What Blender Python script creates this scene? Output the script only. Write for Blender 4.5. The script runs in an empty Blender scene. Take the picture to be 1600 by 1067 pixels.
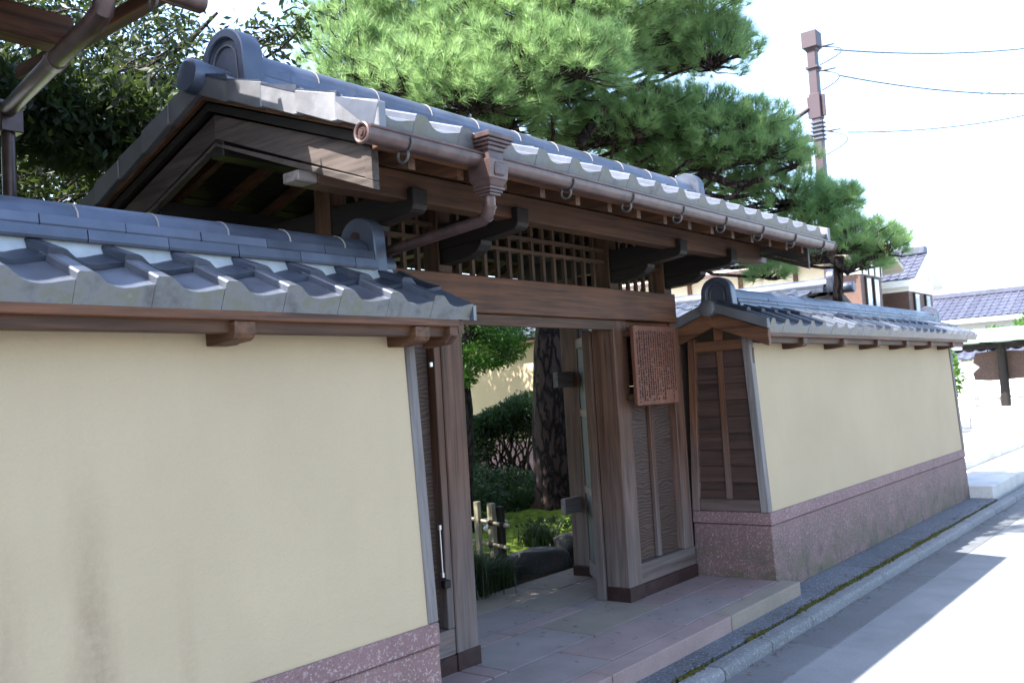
import bpy, bmesh, math, random
import numpy as np
from mathutils import Vector, Matrix, Euler
random.seed(7); np.random.seed(7)
C = bpy.context.scene.collection
PI = math.pi
SC = bpy.context.scene

# ------------------------------------------------------------------ camera
YAW, PITCH, ROLL, FPX = 0.89727501, 0.05799562, -0.05916095, 1460.26
ax = Vector((math.sin(YAW)*math.cos(PITCH), math.cos(YAW)*math.cos(PITCH), math.sin(PITCH)))
rt = Vector((math.cos(YAW), -math.sin(YAW), 0)); up = rt.cross(ax)
r2 = rt*math.cos(ROLL)+up*math.sin(ROLL); u2 = -rt*math.sin(ROLL)+up*math.cos(ROLL)
cd = bpy.data.cameras.new("camera"); cam = bpy.data.objects.new("camera", cd); C.objects.link(cam)
M = Matrix.Identity(4)
for i in range(3):
    M[i][0] = r2[i]; M[i][1] = u2[i]; M[i][2] = -ax[i]
M[2][3] = 1.5
cam.matrix_world = M
cd.sensor_width = 36; cd.lens = FPX/1600*36; cd.clip_start = .05; cd.clip_end = 2000
cd.dof.use_dof = True; cd.dof.focus_distance = 5.2; cd.dof.aperture_fstop = 4.5
SC.camera = cam

# ------------------------------------------------------------------ sky, sun, exposure
SUN_FROM = Vector((-.67, .237, 1.0)).normalized()
SUN_EL = math.asin(SUN_FROM.z); SUN_AZ = math.atan2(SUN_FROM.x, SUN_FROM.y)
w = bpy.data.worlds.new("World"); SC.world = w; w.use_nodes = True
nt = w.node_tree; nt.nodes.clear()
o_ = nt.nodes.new('ShaderNodeOutputWorld'); b_ = nt.nodes.new('ShaderNodeBackground'); s_ = nt.nodes.new('ShaderNodeTexSky')
s_.sky_type = 'NISHITA'; s_.sun_disc = False; s_.sun_elevation = SUN_EL; s_.sun_rotation = SUN_AZ
s_.air_density = 1.0; s_.dust_density = 1.6; s_.ozone_density = 1.2; s_.altitude = 20
b_.inputs[1].default_value = 0.15
nt.links.new(s_.outputs[0], b_.inputs[0]); nt.links.new(b_.outputs[0], o_.inputs[0])
sd = bpy.data.lights.new("sun", 'SUN'); sd.energy = 4.7; sd.angle = math.radians(.53); sd.color = (1, .965, .91)
sun = bpy.data.objects.new("sun", sd); C.objects.link(sun)
sun.rotation_euler = SUN_FROM.to_track_quat('Z', 'Y').to_euler(); sun.location = (-5, 5, 20)
SC.view_settings.view_transform = 'Standard'; SC.view_settings.look = 'None'
SC.view_settings.exposure = 2.5; SC.view_settings.gamma = 1; SC.view_settings.use_curve_mapping = False
SC.cycles.max_bounces = 8; SC.cycles.diffuse_bounces = 5
SC.cycles.use_denoising = True

# ------------------------------------------------------------------ mesh helpers
class MB:
    def __init__(s): s.v = []; s.f = []
    def add(s, vs, fs):
        n = len(s.v); s.v += [tuple(v) for v in vs]; s.f += [tuple(i+n for i in f) for f in fs]; return s
    def box(s, x0, x1, y0, y1, z0, z1):
        return s.add([(x0,y0,z0),(x1,y0,z0),(x1,y1,z0),(x0,y1,z0),(x0,y0,z1),(x1,y0,z1),(x1,y1,z1),(x0,y1,z1)],
                     [(0,3,2,1),(4,5,6,7),(0,1,5,4),(1,2,6,5),(2,3,7,6),(3,0,4,7)])
    def hexa(s, p):   # 8 points: bottom 4 ccw, top 4
        return s.add(p, [(0,3,2,1),(4,5,6,7),(0,1,5,4),(1,2,6,5),(2,3,7,6),(3,0,4,7)])
    def prism(s, poly, axis, a, b):  # poly: 2D points in the other two axes
        n = len(poly)
        def P(t, q):
            if axis == 'x': return (t, q[0], q[1])
            if axis == 'y': return (q[0], t, q[1])
            return (q[0], q[1], t)
        vs = [P(a, q) for q in poly]+[P(b, q) for q in poly]
        fs = [tuple(range(n)), tuple(range(2*n-1, n-1, -1))]+[(i, i+n, (i+1) % n+n, (i+1) % n) for i in range(n)]
        return s.add(vs, fs)
    def tube(s, pts, rad, n=8, cap=True):
        pts = [Vector(p) for p in pts]; m = len(pts)
        if not hasattr(rad, '__len__'): rad = [rad]*m
        vs = []; fs = []
        t0 = (pts[1]-pts[0]).normalized(); ref = Vector((0,0,1)) if abs(t0.z) < .9 else Vector((1,0,0))
        u = t0.cross(ref).normalized()
        for i, p in enumerate(pts):
            t = (pts[min(i+1, m-1)]-pts[max(i-1, 0)]).normalized()
            u = (u-t*u.dot(t)).normalized(); v = t.cross(u)
            for k in range(n):
                a = 2*PI*k/n; vs.append(p+(u*math.cos(a)+v*math.sin(a))*rad[i])
        for i in range(m-1):
            for k in range(n): fs.append((i*n+k, i*n+(k+1) % n, (i+1)*n+(k+1) % n, (i+1)*n+k))
        if cap: fs += [tuple(range(n-1, -1, -1)), tuple((m-1)*n+k for k in range(n))]
        return s.add(vs, fs)
    def obj(s, name, m, parent=None, smooth=False, bevel=0, origin=None):
        v = np.array(s.v, float)
        c = Vector(origin) if origin is not None else Vector(((v.min(0)+v.max(0))/2).tolist())
        me = bpy.data.meshes.new(name); me.from_pydata((v-np.array(c)).tolist(), [], s.f)
        bm = bmesh.new(); bm.from_mesh(me); bmesh.ops.recalc_face_normals(bm, faces=bm.faces); bm.to_mesh(me); bm.free()
        me.materials.append(m)
        if smooth:
            me.polygons.foreach_set('use_smooth', [True]*len(me.polygons))
            me.set_sharp_from_angle(angle=math.radians(40))
        return put(name, me, c, parent, bevel=bevel)
def put(name, me, loc, parent=None, rot=(0,0,0), bevel=0, scale=None):
    o = bpy.data.objects.new(name, me); C.objects.link(o); o.location = loc; o.rotation_euler = rot
    if scale: o.scale = scale
    if bevel:
        md = o.modifiers.new('edge', 'BEVEL'); md.width = bevel; md.segments = 1; md.limit_method = 'ANGLE'; md.angle_limit = .7
    if parent is not None:
        o.parent = parent; o.matrix_parent_inverse = parent.matrix_basis.inverted()
    return o
def box(name, m, parent, x0, x1, y0, y1, z0, z1, bevel=.004):
    return MB().box(x0, x1, y0, y1, z0, z1).obj(name, m, parent, bevel=bevel)
def tag(o, label=None, cat=None, group=None, kind=None):
    if label: o['label'] = label
    if cat: o['category'] = cat
    if group: o['group'] = group
    if kind: o['kind'] = kind
    return o
def thing(name, loc, label, cat, group=None):
    o = bpy.data.objects.new(name, None); C.objects.link(o); o.location = loc; o.empty_display_size = .2
    return tag(o, label, cat, group)
def setting(name, loc=(0,0,0)):
    o = bpy.data.objects.new(name, None); C.objects.link(o); o.location = loc; o['kind'] = 'structure'; return o
def soup(name, V, F, m, parent=None, smooth=False, kind=None, tri=True):
    """numpy verts (n,3), faces (k,3) -> one mesh"""
    c = (V.min(0)+V.max(0))/2; V = V-c
    me = bpy.data.meshes.new(name); me.vertices.add(len(V)); me.vertices.foreach_set('co', V.astype(np.float32).ravel())
    k = F.shape[1]
    me.loops.add(F.size); me.loops.foreach_set('vertex_index', F.astype(np.int32).ravel())
    me.polygons.add(len(F)); me.polygons.foreach_set('loop_start', np.arange(0, F.size, k, dtype=np.int32))
    me.update(calc_edges=True); me.materials.append(m)
    if smooth: me.polygons.foreach_set('use_smooth', [True]*len(F))
    o = put(name, me, Vector(c.tolist()), parent)
    if kind: o['kind'] = kind
    return o

# ------------------------------------------------------------------ materials
class Mat:
    def __init__(s, name, rough=.7, spec=.5, metal=0):
        s.m = bpy.data.materials.new(name); s.m.use_nodes = True; s.t = s.m.node_tree
        s.b = s.t.nodes['Principled BSDF']; s.b.inputs['Roughness'].default_value = rough
        s.b.inputs['Specular IOR Level'].default_value = spec; s.b.inputs['Metallic'].default_value = metal
        s.tc = s.t.nodes.new('ShaderNodeTexCoord'); s.oi = s.t.nodes.new('ShaderNodeObjectInfo'); s.ge = s.t.nodes.new('ShaderNodeNewGeometry')
    def n(s, typ, **kw):
        x = s.t.nodes.new(typ)
        for k, v in kw.items(): setattr(x, k, v)
        return x
    def l(s, a, b): s.t.links.new(a, b)
    def coord(s, scale=(1,1,1), world=False):
        mp = s.n('ShaderNodeMapping'); mp.inputs['Scale'].default_value = scale
        s.l(s.ge.outputs['Position'] if world else s.tc.outputs['Object'], mp.inputs['Vector'])
        if not world:
            ml = s.n('ShaderNodeMath', operation='MULTIPLY'); ml.inputs[1].default_value = 37.
            s.l(s.oi.outputs['Random'], ml.inputs[0]); s.l(ml.outputs[0], mp.inputs['Location'])
        return mp.outputs[0]
    def noise(s, vec, scale=5, detail=4, rough=.55, dist=0):
        x = s.n('ShaderNodeTexNoise'); x.inputs['Scale'].default_value = scale; x.inputs['Detail'].default_value = detail
        x.inputs['Roughness'].default_value = rough; x.inputs['Distortion'].default_value = dist
        s.l(vec, x.inputs['Vector']); return x.outputs['Fac']
    def ramp(s, fac, stops):
        x = s.n('ShaderNodeValToRGB'); e = x.color_ramp.elements
        while len(e) < len(stops): e.new(.5)
        for i, (p, c) in enumerate(stops):
            e[i].position = p; e[i].color = (c, c, c, 1) if not hasattr(c, '__len__') else (*c, 1)
        s.l(fac, x.inputs[0]); return x.outputs[0]
    def mix(s, fac, a, b, mode='MIX'):
        x = s.n('ShaderNodeMix', data_type='RGBA', blend_type=mode)
        if isinstance(fac, (int, float)): x.inputs[0].default_value = fac
        else: s.l(fac, x.inputs[0])
        for i, q in ((6, a), (7, b)):
            if isinstance(q, tuple): x.inputs[i].default_value = (*q, 1)
            else: s.l(q, x.inputs[i])
        return x.outputs[2]
    def math(s, op, a, b=0.):
        x = s.n('ShaderNodeMath', operation=op)
        for i, q in ((0, a), (1, b)):
            if isinstance(q, (int, float)): x.inputs[i].default_value = q
            else: s.l(q, x.inputs[i])
        return x.outputs[0]
    def maprange(s, v, a, b, c=0., d=1.):
        x = s.n('ShaderNodeMapRange'); s.l(v, x.inputs[0])
        for i, q in enumerate((a, b, c, d)): x.inputs[i+1].default_value = q
        return x.outputs[0]
    def color(s, c):
        if isinstance(c, tuple): s.b.inputs['Base Color'].default_value = (*c, 1)
        else: s.l(c, s.b.inputs['Base Color'])
    def bump(s, h, dist=.01, strength=.5):
        x = s.n('ShaderNodeBump'); x.inputs['Distance'].default_value = dist; x.inputs['Strength'].default_value = strength
        s.l(h, x.inputs['Height']); s.l(x.outputs[0], s.b.inputs['Normal'])
    def worldz(s):
        x = s.n('ShaderNodeSeparateXYZ'); s.l(s.ge.outputs['Position'], x.inputs[0]); return x.outputs[2]

def wood(name, axis, c1, c2, gray=None, zr=None, rough=.6):
    m = Mat(name, rough, .3)
    sc = [34, 34, 34]; sc['xyz'.index(axis)] = 1.6
    v = m.coord(tuple(sc))
    g = m.noise(v, 1, 5, .6, .6)
    col = m.ramp(g, [(.3, c1), (.52, c2), (.7, tuple(q*1.35 for q in c2))])
    big = m.noise(m.coord((2,2,2)), 1.2, 3)
    col = m.mix(m.maprange(big, .3, .7, .0, .45), col, tuple(q*.62 for q in c1))
    if gray:
        f = m.maprange(m.worldz(), zr[0], zr[1], 1, 0)
        f = m.math('MULTIPLY', f, m.maprange(m.noise(m.coord((sc[0]*.4, sc[1]*.4, sc[2]*.4)), 1, 3), .3, .62, .45, 1))
        gc = m.ramp(g, [(.3, tuple(q*.6 for q in gray)), (.6, gray)])
        col = m.mix(f, col, gc)
    r = m.maprange(m.oi.outputs['Random'], 0, 1, .82, 1.15)
    hs = m.n('ShaderNodeHueSaturation'); m.l(col, hs.inputs['Color']); m.l(r, hs.inputs['Value'])
    m.color(hs.outputs[0]); m.bump(g, .003, .5)
    return m.m
BR1, BR2, GR = (.022,.0105,.0058), (.080,.035,.0165), (.145,.126,.122)
W = {a: wood('brown_wood_'+a, a, BR1, BR2) for a in 'xyz'}
WG = {a: wood('weathered_wood_'+a, a, (.032,.014,.008), (.10,.047,.027), GR, (-.1, 1.15)) for a in 'xyz'}
WR = {a: wood('reddish_wood_'+a, a, (.033,.0125,.006), (.115,.046,.021), GR, (.2, 1.3)) for a in 'xyz'}
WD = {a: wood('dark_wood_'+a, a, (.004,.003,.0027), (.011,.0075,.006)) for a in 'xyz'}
WL = {a: wood('lattice_wood_'+a, a, (.03,.017,.010), (.072,.04,.023)) for a in 'xyz'}
WA = {a: wood('silvered_barge_wood_'+a, a, (.018,.013,.011), (.058,.045,.039)) for a in 'xyz'}
WB = {a: wood('board_wood_'+a, a, (.028,.018,.015), (.065,.043,.036)) for a in 'xyz'}
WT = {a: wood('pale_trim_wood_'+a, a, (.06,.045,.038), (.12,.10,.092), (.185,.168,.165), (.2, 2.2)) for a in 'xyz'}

def swirl(name, c1, c2):
    m = Mat(name, .65, .3)
    wv = m.n('ShaderNodeTexWave', wave_type='BANDS', bands_direction='Z')
    wv.inputs['Scale'].default_value = 1.; wv.inputs['Distortion'].default_value = 13.; wv.inputs['Detail'].default_value = 1.2; wv.inputs['Detail Scale'].default_value = .8
    m.l(m.coord((5.5,5.5,13)), wv.inputs['Vector'])
    fine = m.noise(m.coord((12,12,160)), 1, 4); big = m.noise(m.coord((4,4,4)), 1, 3)
    f = m.math('ADD', m.math('MULTIPLY', wv.outputs['Fac'], .38), m.math('ADD', m.math('MULTIPLY', fine, .6), m.math('MULTIPLY', big, .25)))
    m.color(m.ramp(f, [(.3, c1), (.65, tuple((a+b)*.45 for a, b in zip(c1, c2))), (1., c2)])); m.bump(f, .004, .6)
    return m.m
WS = wood('end_slat_wood', 'y', (.022,.011,.008), (.055,.028,.02))
M_SWIRL = swirl('cathedral_grain_panel', (.026,.014,.0095), (.085,.054,.041))

def tile_mat(name, c, bright=1.0, rough=.33, var=.3, metal=.45):
    m = Mat(name, rough, .6, metal)
    n1 = m.noise(m.coord((1,1,1)), 6, 5, .6); n2 = m.noise(m.coord((1,1,1)), 90, 3)
    a = tuple(q*.72*bright for q in c); b = tuple(q*1.25*bright for q in c)
    col = m.ramp(m.math('ADD', m.math('MULTIPLY', n1, .85), m.math('MULTIPLY', n2, .15)), [(.3, a), (.7, b)])
    r = m.maprange(m.oi.outputs['Random'], 0, 1, 1-var, 1+var)
    hs = m.n('ShaderNodeHueSaturation'); m.l(col, hs.inputs['Color']); m.l(r, hs.inputs['Value'])
    # lichen in soft patches
    li = m.maprange(m.noise(m.coord((1,1,1), True), 3.2, 6, .65), .60, .75, 0, .35)
    m.color(m.mix(li, hs.outputs[0], (.16,.16,.14)))
    m.l(m.maprange(n1, .3, .7, rough-.06, rough+.16), m.b.inputs['Roughness'])
    m.bump(n2, .0015, .25)
    return m.m
M_TILE = tile_mat('silver_grey_roof_tile', (.040,.049,.072), rough=.38)
M_TILEF = tile_mat('eave_tile', (.12,.125,.145), rough=.4, var=.15)
M_VERGE = tile_mat('verge_tile', (.125,.125,.135), rough=.5)
M_RIDGE = tile_mat('ridge_tile', (.060,.072,.104), rough=.42, var=.2)

def stain_eave():   # pale drop faces with greenish grey stains
    m = Mat('stained_eave_tile', .44, .6, .4)
    n1 = m.noise(m.coord((1,1,1), True), 9, 6, .65)
    sx = m.n('ShaderNodeSeparateXYZ'); m.l(m.ge.outputs['Normal'], sx.inputs[0])
    front = m.maprange(m.math('MULTIPLY', sx.outputs[1], -1.), .6, .9)
    top = m.ramp(m.noise(m.coord((1,1,1)), 6, 5), [(.3, (.055,.063,.085)), (.7, (.10,.112,.14))])
    fc = m.ramp(n1, [(.3, (.06,.062,.066)), (.5, (.12,.125,.132)), (.62, (.105,.11,.085)), (.75, (.17,.17,.175))])
    m.color(m.mix(front, top, fc)); m.bump(n1, .002, .3)
    return m.m
M_EAVE = stain_eave()

def plaster():
    m = Mat('ochre_earthen_plaster', .92, .15)
    P = m.coord((1,1,1), True)
    n1 = m.noise(P, 1.1, 4); n2 = m.noise(P, 210, 2, .7); n3 = m.noise(m.coord((5,5,.5), True), 1.3, 5, .6)
    base = m.ramp(n1, [(.25, (.335,.262,.170)), (.75, (.385,.303,.198))])
    base = m.mix(m.maprange(n2, .3, .7, .0, .16), base, (.22,.19,.13))
    base = m.mix(m.maprange(n3, .5, .78, 0, .14), base, (.27,.225,.155))
    # long damp stain streaks rising from the foot of the near wall
    sp = m.n('ShaderNodeSeparateXYZ'); m.l(m.ge.outputs['Position'], sp.inputs[0])
    X, Z = sp.outputs[0], sp.outputs[2]
    tot = None
    wob = m.math('MULTIPLY', m.math('SUBTRACT', m.noise(m.coord((9,9,2.5), True), 1, 5, .7), .5), .16)
    for x0, wd, zt, st in ((1.52,.10,1.42,.5), (1.26,.07,1.25,.4), (1.85,.05,1.1,.18), (2.1,.10,.9,.10)):
        dx = m.math('ABSOLUTE', m.math('SUBTRACT', m.math('ADD', X, wob), x0))
        a = m.maprange(dx, wd*.1, wd, 1, 0); b = m.maprange(Z, zt-.55, zt, 1, 0)
        q = m.math('MULTIPLY', m.math('MULTIPLY', a, b), st)
        tot = q if tot is None else m.math('MAXIMUM', tot, q)
    tot = m.math('MULTIPLY', tot, m.maprange(m.noise(P, 40, 4), .25, .6, .45, 1))
    base = m.mix(tot, base, (.185,.13,.085))
    m.color(base); m.bump(m.math('ADD', m.math('MULTIPLY', n2, .5), m.math('ADD', m.noise(P, 60, 4), m.math('MULTIPLY', m.noise(m.coord((3,3,9), True), 2.5, 5), .8))), .005, .5)
    return m.m
M_PLASTER = plaster()

def granite(name, c, spk, scale=130, moss=False, rough=.75, amt=.6, th=(.55,.62)):
    m = Mat(name, rough, .35)
    P = m.coord((1,1,1), True)
    vo = m.n('ShaderNodeTexVoronoi'); vo.inputs['Scale'].default_value = scale; m.l(P, vo.inputs['Vector'])
    nb = m.noise(P, 3, 5); ns = m.noise(P, scale*.8, 3, .7)
    col = m.ramp(nb, [(.3, tuple(q*.8 for q in c)), (.7, tuple(q*1.12 for q in c))])
    col = m.mix(m.math('MULTIPLY', m.maprange(ns, th[0], th[1]), amt), col, spk)
    col = m.mix(m.maprange(m.noise(P, scale*1.7, 2), .56, .66, 0, .5), col, tuple(q*.4 for q in c))
    if moss:
        z = m.maprange(m.worldz(), -.1, .38, 1, 0)
        f = m.math('MULTIPLY', m.math('MULTIPLY', z, m.maprange(m.noise(m.coord((2,2,3), True), 2.2, 5), .38, .58)), .85)
        col = m.mix(f, col, (.075,.075,.04))
        col = m.mix(m.math('MULTIPLY', z, m.maprange(m.noise(m.coord((3.2,3.2,2.6), True), 2.4, 6, .65), .52, .66, 0, .85)), col, (.04,.04,.035))
    rr = m.maprange(m.oi.outputs['Random'], 0, 1, .88, 1.12)
    hs = m.n('ShaderNodeHueSaturation'); m.l(col, hs.inputs['Color']); m.l(rr, hs.inputs['Value'])
    m.color(hs.outputs[0]); m.bump(ns, .004, .5)
    return m.m
M_PLINTH = granite('red_granite_plinth', (.155,.088,.084), (.33,.275,.27), 85, True)
M_BAND = granite('red_granite_band', (.15,.086,.084), (.32,.26,.255), 85)
M_SLAB = granite('grey_granite_strip', (.068,.073,.085), (.25,.265,.29), 80)
M_KERB = granite('kerb_granite', (.11,.115,.12), (.27,.27,.27), 80, False)
M_GUTS = granite('gutter_stone', (.085,.09,.097), (.14,.14,.14), 60, amt=.3)
M_PAVE1 = granite('pinkish_paving_stone', (.20,.142,.132), (.26,.205,.195), 150, amt=.35)
M_PAVE2 = granite('tan_paving_stone', (.185,.152,.12), (.24,.205,.17), 150, amt=.35)
M_PAVE3 = granite('grey_pink_paving_stone', (.175,.142,.135), (.23,.195,.185), 150, amt=.35)
M_PALE = granite('pale_granite', (.42,.41,.39), (.52,.52,.50), 60, amt=.4)
M_ROCK = granite('garden_rock_stone', (.016,.015,.013), (.045,.045,.038), 40, amt=.4)
M_ASPH = granite('street_asphalt', (.15,.16,.172), (.21,.21,.21), 110, rough=.9, amt=.35)

def simple(name, c, rough=.6, spec=.4, metal=0, nsc=8., var=.25, bump=0, rnd=0.):
    m = Mat(name, rough, spec, metal)
    nn = m.noise(m.coord((1,1,1)), nsc, 4)
    col = m.ramp(nn, [(.3, tuple(q*(1-var) for q in c)), (.7, tuple(q*(1+var) for q in c))])
    if rnd:
        hs = m.n('ShaderNodeHueSaturation'); m.l(col, hs.inputs['Color']); m.l(m.maprange(m.oi.outputs['Random'], 0, 1, 1-rnd, 1+rnd), hs.inputs['Value']); col = hs.outputs[0]
    m.color(col)
    if bump: m.bump(nn, bump, .5)
    return m.m
M_COPPER = simple('brown_copper', (.07,.042,.038), .36, .5, .4, 14, .35)
M_COPPAT = simple('patinated_hook', (.06,.058,.056), .5, .5, .3, 20, .3)
M_BOOT = simple('dark_copper_sheath', (.035,.016,.015), .45, .5, .35, 14, .4)
M_WPL = simple('white_lime_plaster', (.27,.29,.30), .9, .2, 0, 20, .12)
M_JOINT = simple('tile_mortar_ring', (.22,.20,.19), .8, .2)
M_STEEL = simple('bare_steel', (.5,.5,.5), .3, .5, .9)
M_MOSS = simple('moss_green', (.085,.125,.016), 1, .1, 0, 14, .5, .02)
M_KMOSS = simple('kerb_moss', (.055,.055,.014), 1, .1, 0, 30, .5, .01)
M_SOIL = simple('garden_soil', (.022,.017,.012), 1, .1, 0, 14, .4, .02)
M_POLE = simple('brown_painted_steel', (.035,.021,.027), .5, .4, .1, 3, .08)
M_CABLE = simple('cable_rubber', (.06,.07,.09), .6, .3)
M_BAMBOO = simple('pale_bamboo', (.20,.175,.115), .5, .4, 0, 9, .25)
M_ROPE = simple('black_palm_rope', (.02,.017,.015), .9, .2)
M_GREY = simple('grey_green_door_board', (.05,.054,.048), .7, .3, 0, 5, .15)
M_WHITE = simple('white_wall', (.75,.74,.70), .85, .2, 0, 2, .05)
M_CREAM = simple('cream_wall', (.45,.41,.33), .85, .2, 0, 2, .06)
M_GLASS = simple('pale_window_glass', (.45,.5,.52), .08, .8, 0, 2, .1)
M_GREYW = simple('grey_wall', (.30,.31,.30), .85, .2, 0, 2, .06)
M_BROWNW = wood('house_siding', 'x', (.05,.028,.02), (.10,.055,.042))
M_FARTILE = tile_mat('far_roof_tile', (.075,.08,.115), rough=.5, var=.15)
M_GREENCU = simple('green_copper_sheet', (.22,.38,.30), .5, .4, 0, 2, .1)
M_RED = simple('red_petal', (.6,.03,.04), .6)
M_INK = simple('burnt_ink', (.007,.005,.005), .8, .2)
M_SIGN = wood('sign_board_wood', 'z', (.085,.03,.016), (.115,.042,.023))
M_PLANK = wood('weathered_plank', 'x', (.03,.018,.014), (.075,.045,.035))

def bark(name, c1, c2, sc=6):
    m = Mat(name, .95, .15)
    vo = m.n('ShaderNodeTexVoronoi', feature='DISTANCE_TO_EDGE'); vo.inputs['Scale'].default_value = sc
    mp = m.coord((1.7,1.7,.6), True)
    nz = m.noise(mp, sc*1.5, 4)
    dv = m.mix(.25, mp, m.mix(1., (0.,0.,0.), nz))
    m.l(dv, vo.inputs['Vector'])
    f = m.math('MULTIPLY', m.maprange(vo.outputs['Distance'], 0, .14), m.maprange(nz, .2, .8, .5, 1))
    m.color(m.ramp(f, [(.05, c1), (.8, c2)])); m.bump(f, .05, 1)
    return m.m
M_PBARK = bark('pine_bark', (.009,.007,.006), (.05,.033,.027))
M_BARK = bark('dark_bark', (.015,.013,.01), (.06,.05,.04), 14)

def leaf(name, c1, c2, trans=.35, rough=.45, sc=1.6, f2=28):
    m = Mat(name, rough, .35)
    n1 = m.noise(m.coord((1,1,1), True), sc, 4); n2 = m.noise(m.coord((1,1,1), True), f2, 2)
    col = m.ramp(m.math('ADD', m.math('MULTIPLY', n1, .5), m.math('MULTIPLY', n2, .5)), [(.35, c1), (.65, c2)])
    m.color(col)
    tr = m.n('ShaderNodeBsdfTranslucent'); m.l(m.mix(.5, col, tuple(min(1, q*1.8) for q in c2)), tr.inputs[0])
    mx = m.n('ShaderNodeMixShader'); mx.inputs[0].default_value = trans
    out = m.t.nodes['Material Output']
    m.l(m.b.outputs[0], mx.inputs[1]); m.l(tr.outputs[0], mx.inputs[2]); m.l(mx.outputs[0], out.inputs[0])
    return m.m
M_NEEDLE = leaf('pine_needles', (.055,.14,.05), (.25,.36,.14), .45, .4, f2=9)
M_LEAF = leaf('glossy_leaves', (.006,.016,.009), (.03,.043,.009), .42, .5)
M_BUSH = leaf('bush_leaves', (.012,.03,.012), (.03,.06,.016), .3)
M_MAPLE = leaf('fine_bright_leaves', (.03,.09,.015), (.08,.17,.02), .5)
M_GRASS = leaf('grass_blades', (.010,.022,.008), (.025,.042,.012), .35)

# ------------------------------------------------------------------ roof tiles
PROF = [(0,.0),(0,.036),(.006,.042),(.048,.043),(.062,.038),(.082,.022),(.104,.006),(.13,-.003),(.16,-.005),(.19,-.001),(.225,.007),(.262,.014)]
def tile_mesh(name, pitch, L, th=.018, skirt=None, mat=None, prof=PROF):
    k = pitch/.262; P = [(u*k-.002*(u > .2), h) for u, h in prof]; n = len(P)
    vs = [(u, 0, h) for u, h in P]+[(u, L, h) for u, h in P]
    bt = [(u, 0.0, (skirt if skirt is not None else min(h, .03)-th)) for u, h in P]
    vs += bt
    fs = [(i, i+1, n+i+1, n+i) for i in range(n-1)]
    fs += [(i, 2*n+i, 2*n+i+1, i+1) for i in range(n-1)]
    fs += [(0, n, 2*n)]
    # underside of the overhang and the right end
    b2 = len(vs); vs += [(P[0][0], .06, bt[0][2]), (P[-1][0], .06, bt[-1][2]), (P[-1][0], L, P[-1][1]-th)]
    if skirt is not None: fs += [(2*n, b2, b2+1, 3*n-1)]
    fs += [(n-1, 3*n-1, b2+2, 2*n-1)]
    me = bpy.data.meshes.new(name); me.from_pydata(vs, [], fs)
    bm = bmesh.new(); bm.from_mesh(me); bmesh.ops.remove_doubles(bm, verts=bm.verts, dist=1e-5)
    bmesh.ops.recalc_face_normals(bm, faces=bm.faces); bm.to_mesh(me); bm.free()
    # make the top face up
    up_ = sum(p.normal.z*p.area for p in me.polygons)
    if up_ < 0: me.flip_normals()
    me.materials.append(mat or M_TILE)
    me.polygons.foreach_set('use_smooth', [True]*len(me.polygons)); me.set_sharp_from_angle(angle=math.radians(38))
    return me
def slope_tiles(parent, xs, pitch, y0, z0, slope, exposures, meshes, eave_mesh, flip=False, jit=.004, ax='x', yc=None):
    """columns at xs (left edge of the roll); rows going up the slope from (y0,z0). flip: the far slope, mirrored about yc."""
    ang = math.atan(slope)
    for x in xs:
        s = 0
        for i, e in enumerate(exposures):
            me = eave_mesh if i == 0 else meshes
            tilt = ang-(.020/e if i else 0.0)
            base = .020 if i else 0
            y = y0+s*math.cos(ang)-base*math.sin(ang); z = z0+s*math.sin(ang)+base*math.cos(ang)
            j = Vector((random.uniform(-jit, jit)*.5, random.uniform(-jit, jit), random.uniform(-.0015, .002)))
            k_ = .25 if i == 0 else 1.; rx = tilt+random.uniform(-.006, .006)*k_; rz = random.uniform(-.008, .008)*k_; j = j*k_
            if not flip:
                o = put('eave_tile' if i == 0 else 'roof_tile', me, Vector((x, y, z))+j, parent, (rx, 0, rz))
            else:
                o = put('eave_tile' if i == 0 else 'roof_tile', me, Vector((x+pitch, 2*yc-y, z))+j, parent, (rx, 0, PI+rz))
            s += e
def xlate(parent_fn): pass

def bar_mesh(name, sec, L, mat, smooth=False):
    """prism along +x of section [(y,z)...], length L, centred on its middle"""
    b = MB().prism(sec, 'x', -L/2, L/2)
    me = bpy.data.meshes.new(name); me.from_pydata(b.v, [], b.f)
    bm = bmesh.new(); bm.from_mesh(me); bmesh.ops.recalc_face_normals(bm, faces=bm.faces); bm.to_mesh(me); bm.free()
    me.materials.append(mat)
    if smooth: me.polygons.foreach_set('use_smooth', [True]*len(me.polygons)); me.set_sharp_from_angle(angle=.7)
    return me
def arc(r, a0, a1, n, sy=1., sz=1.): return [(r*sy*math.cos(a0+(a1-a0)*i/n), r*sz*math.sin(a0+(a1-a0)*i/n)) for i in range(n+1)]

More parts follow.
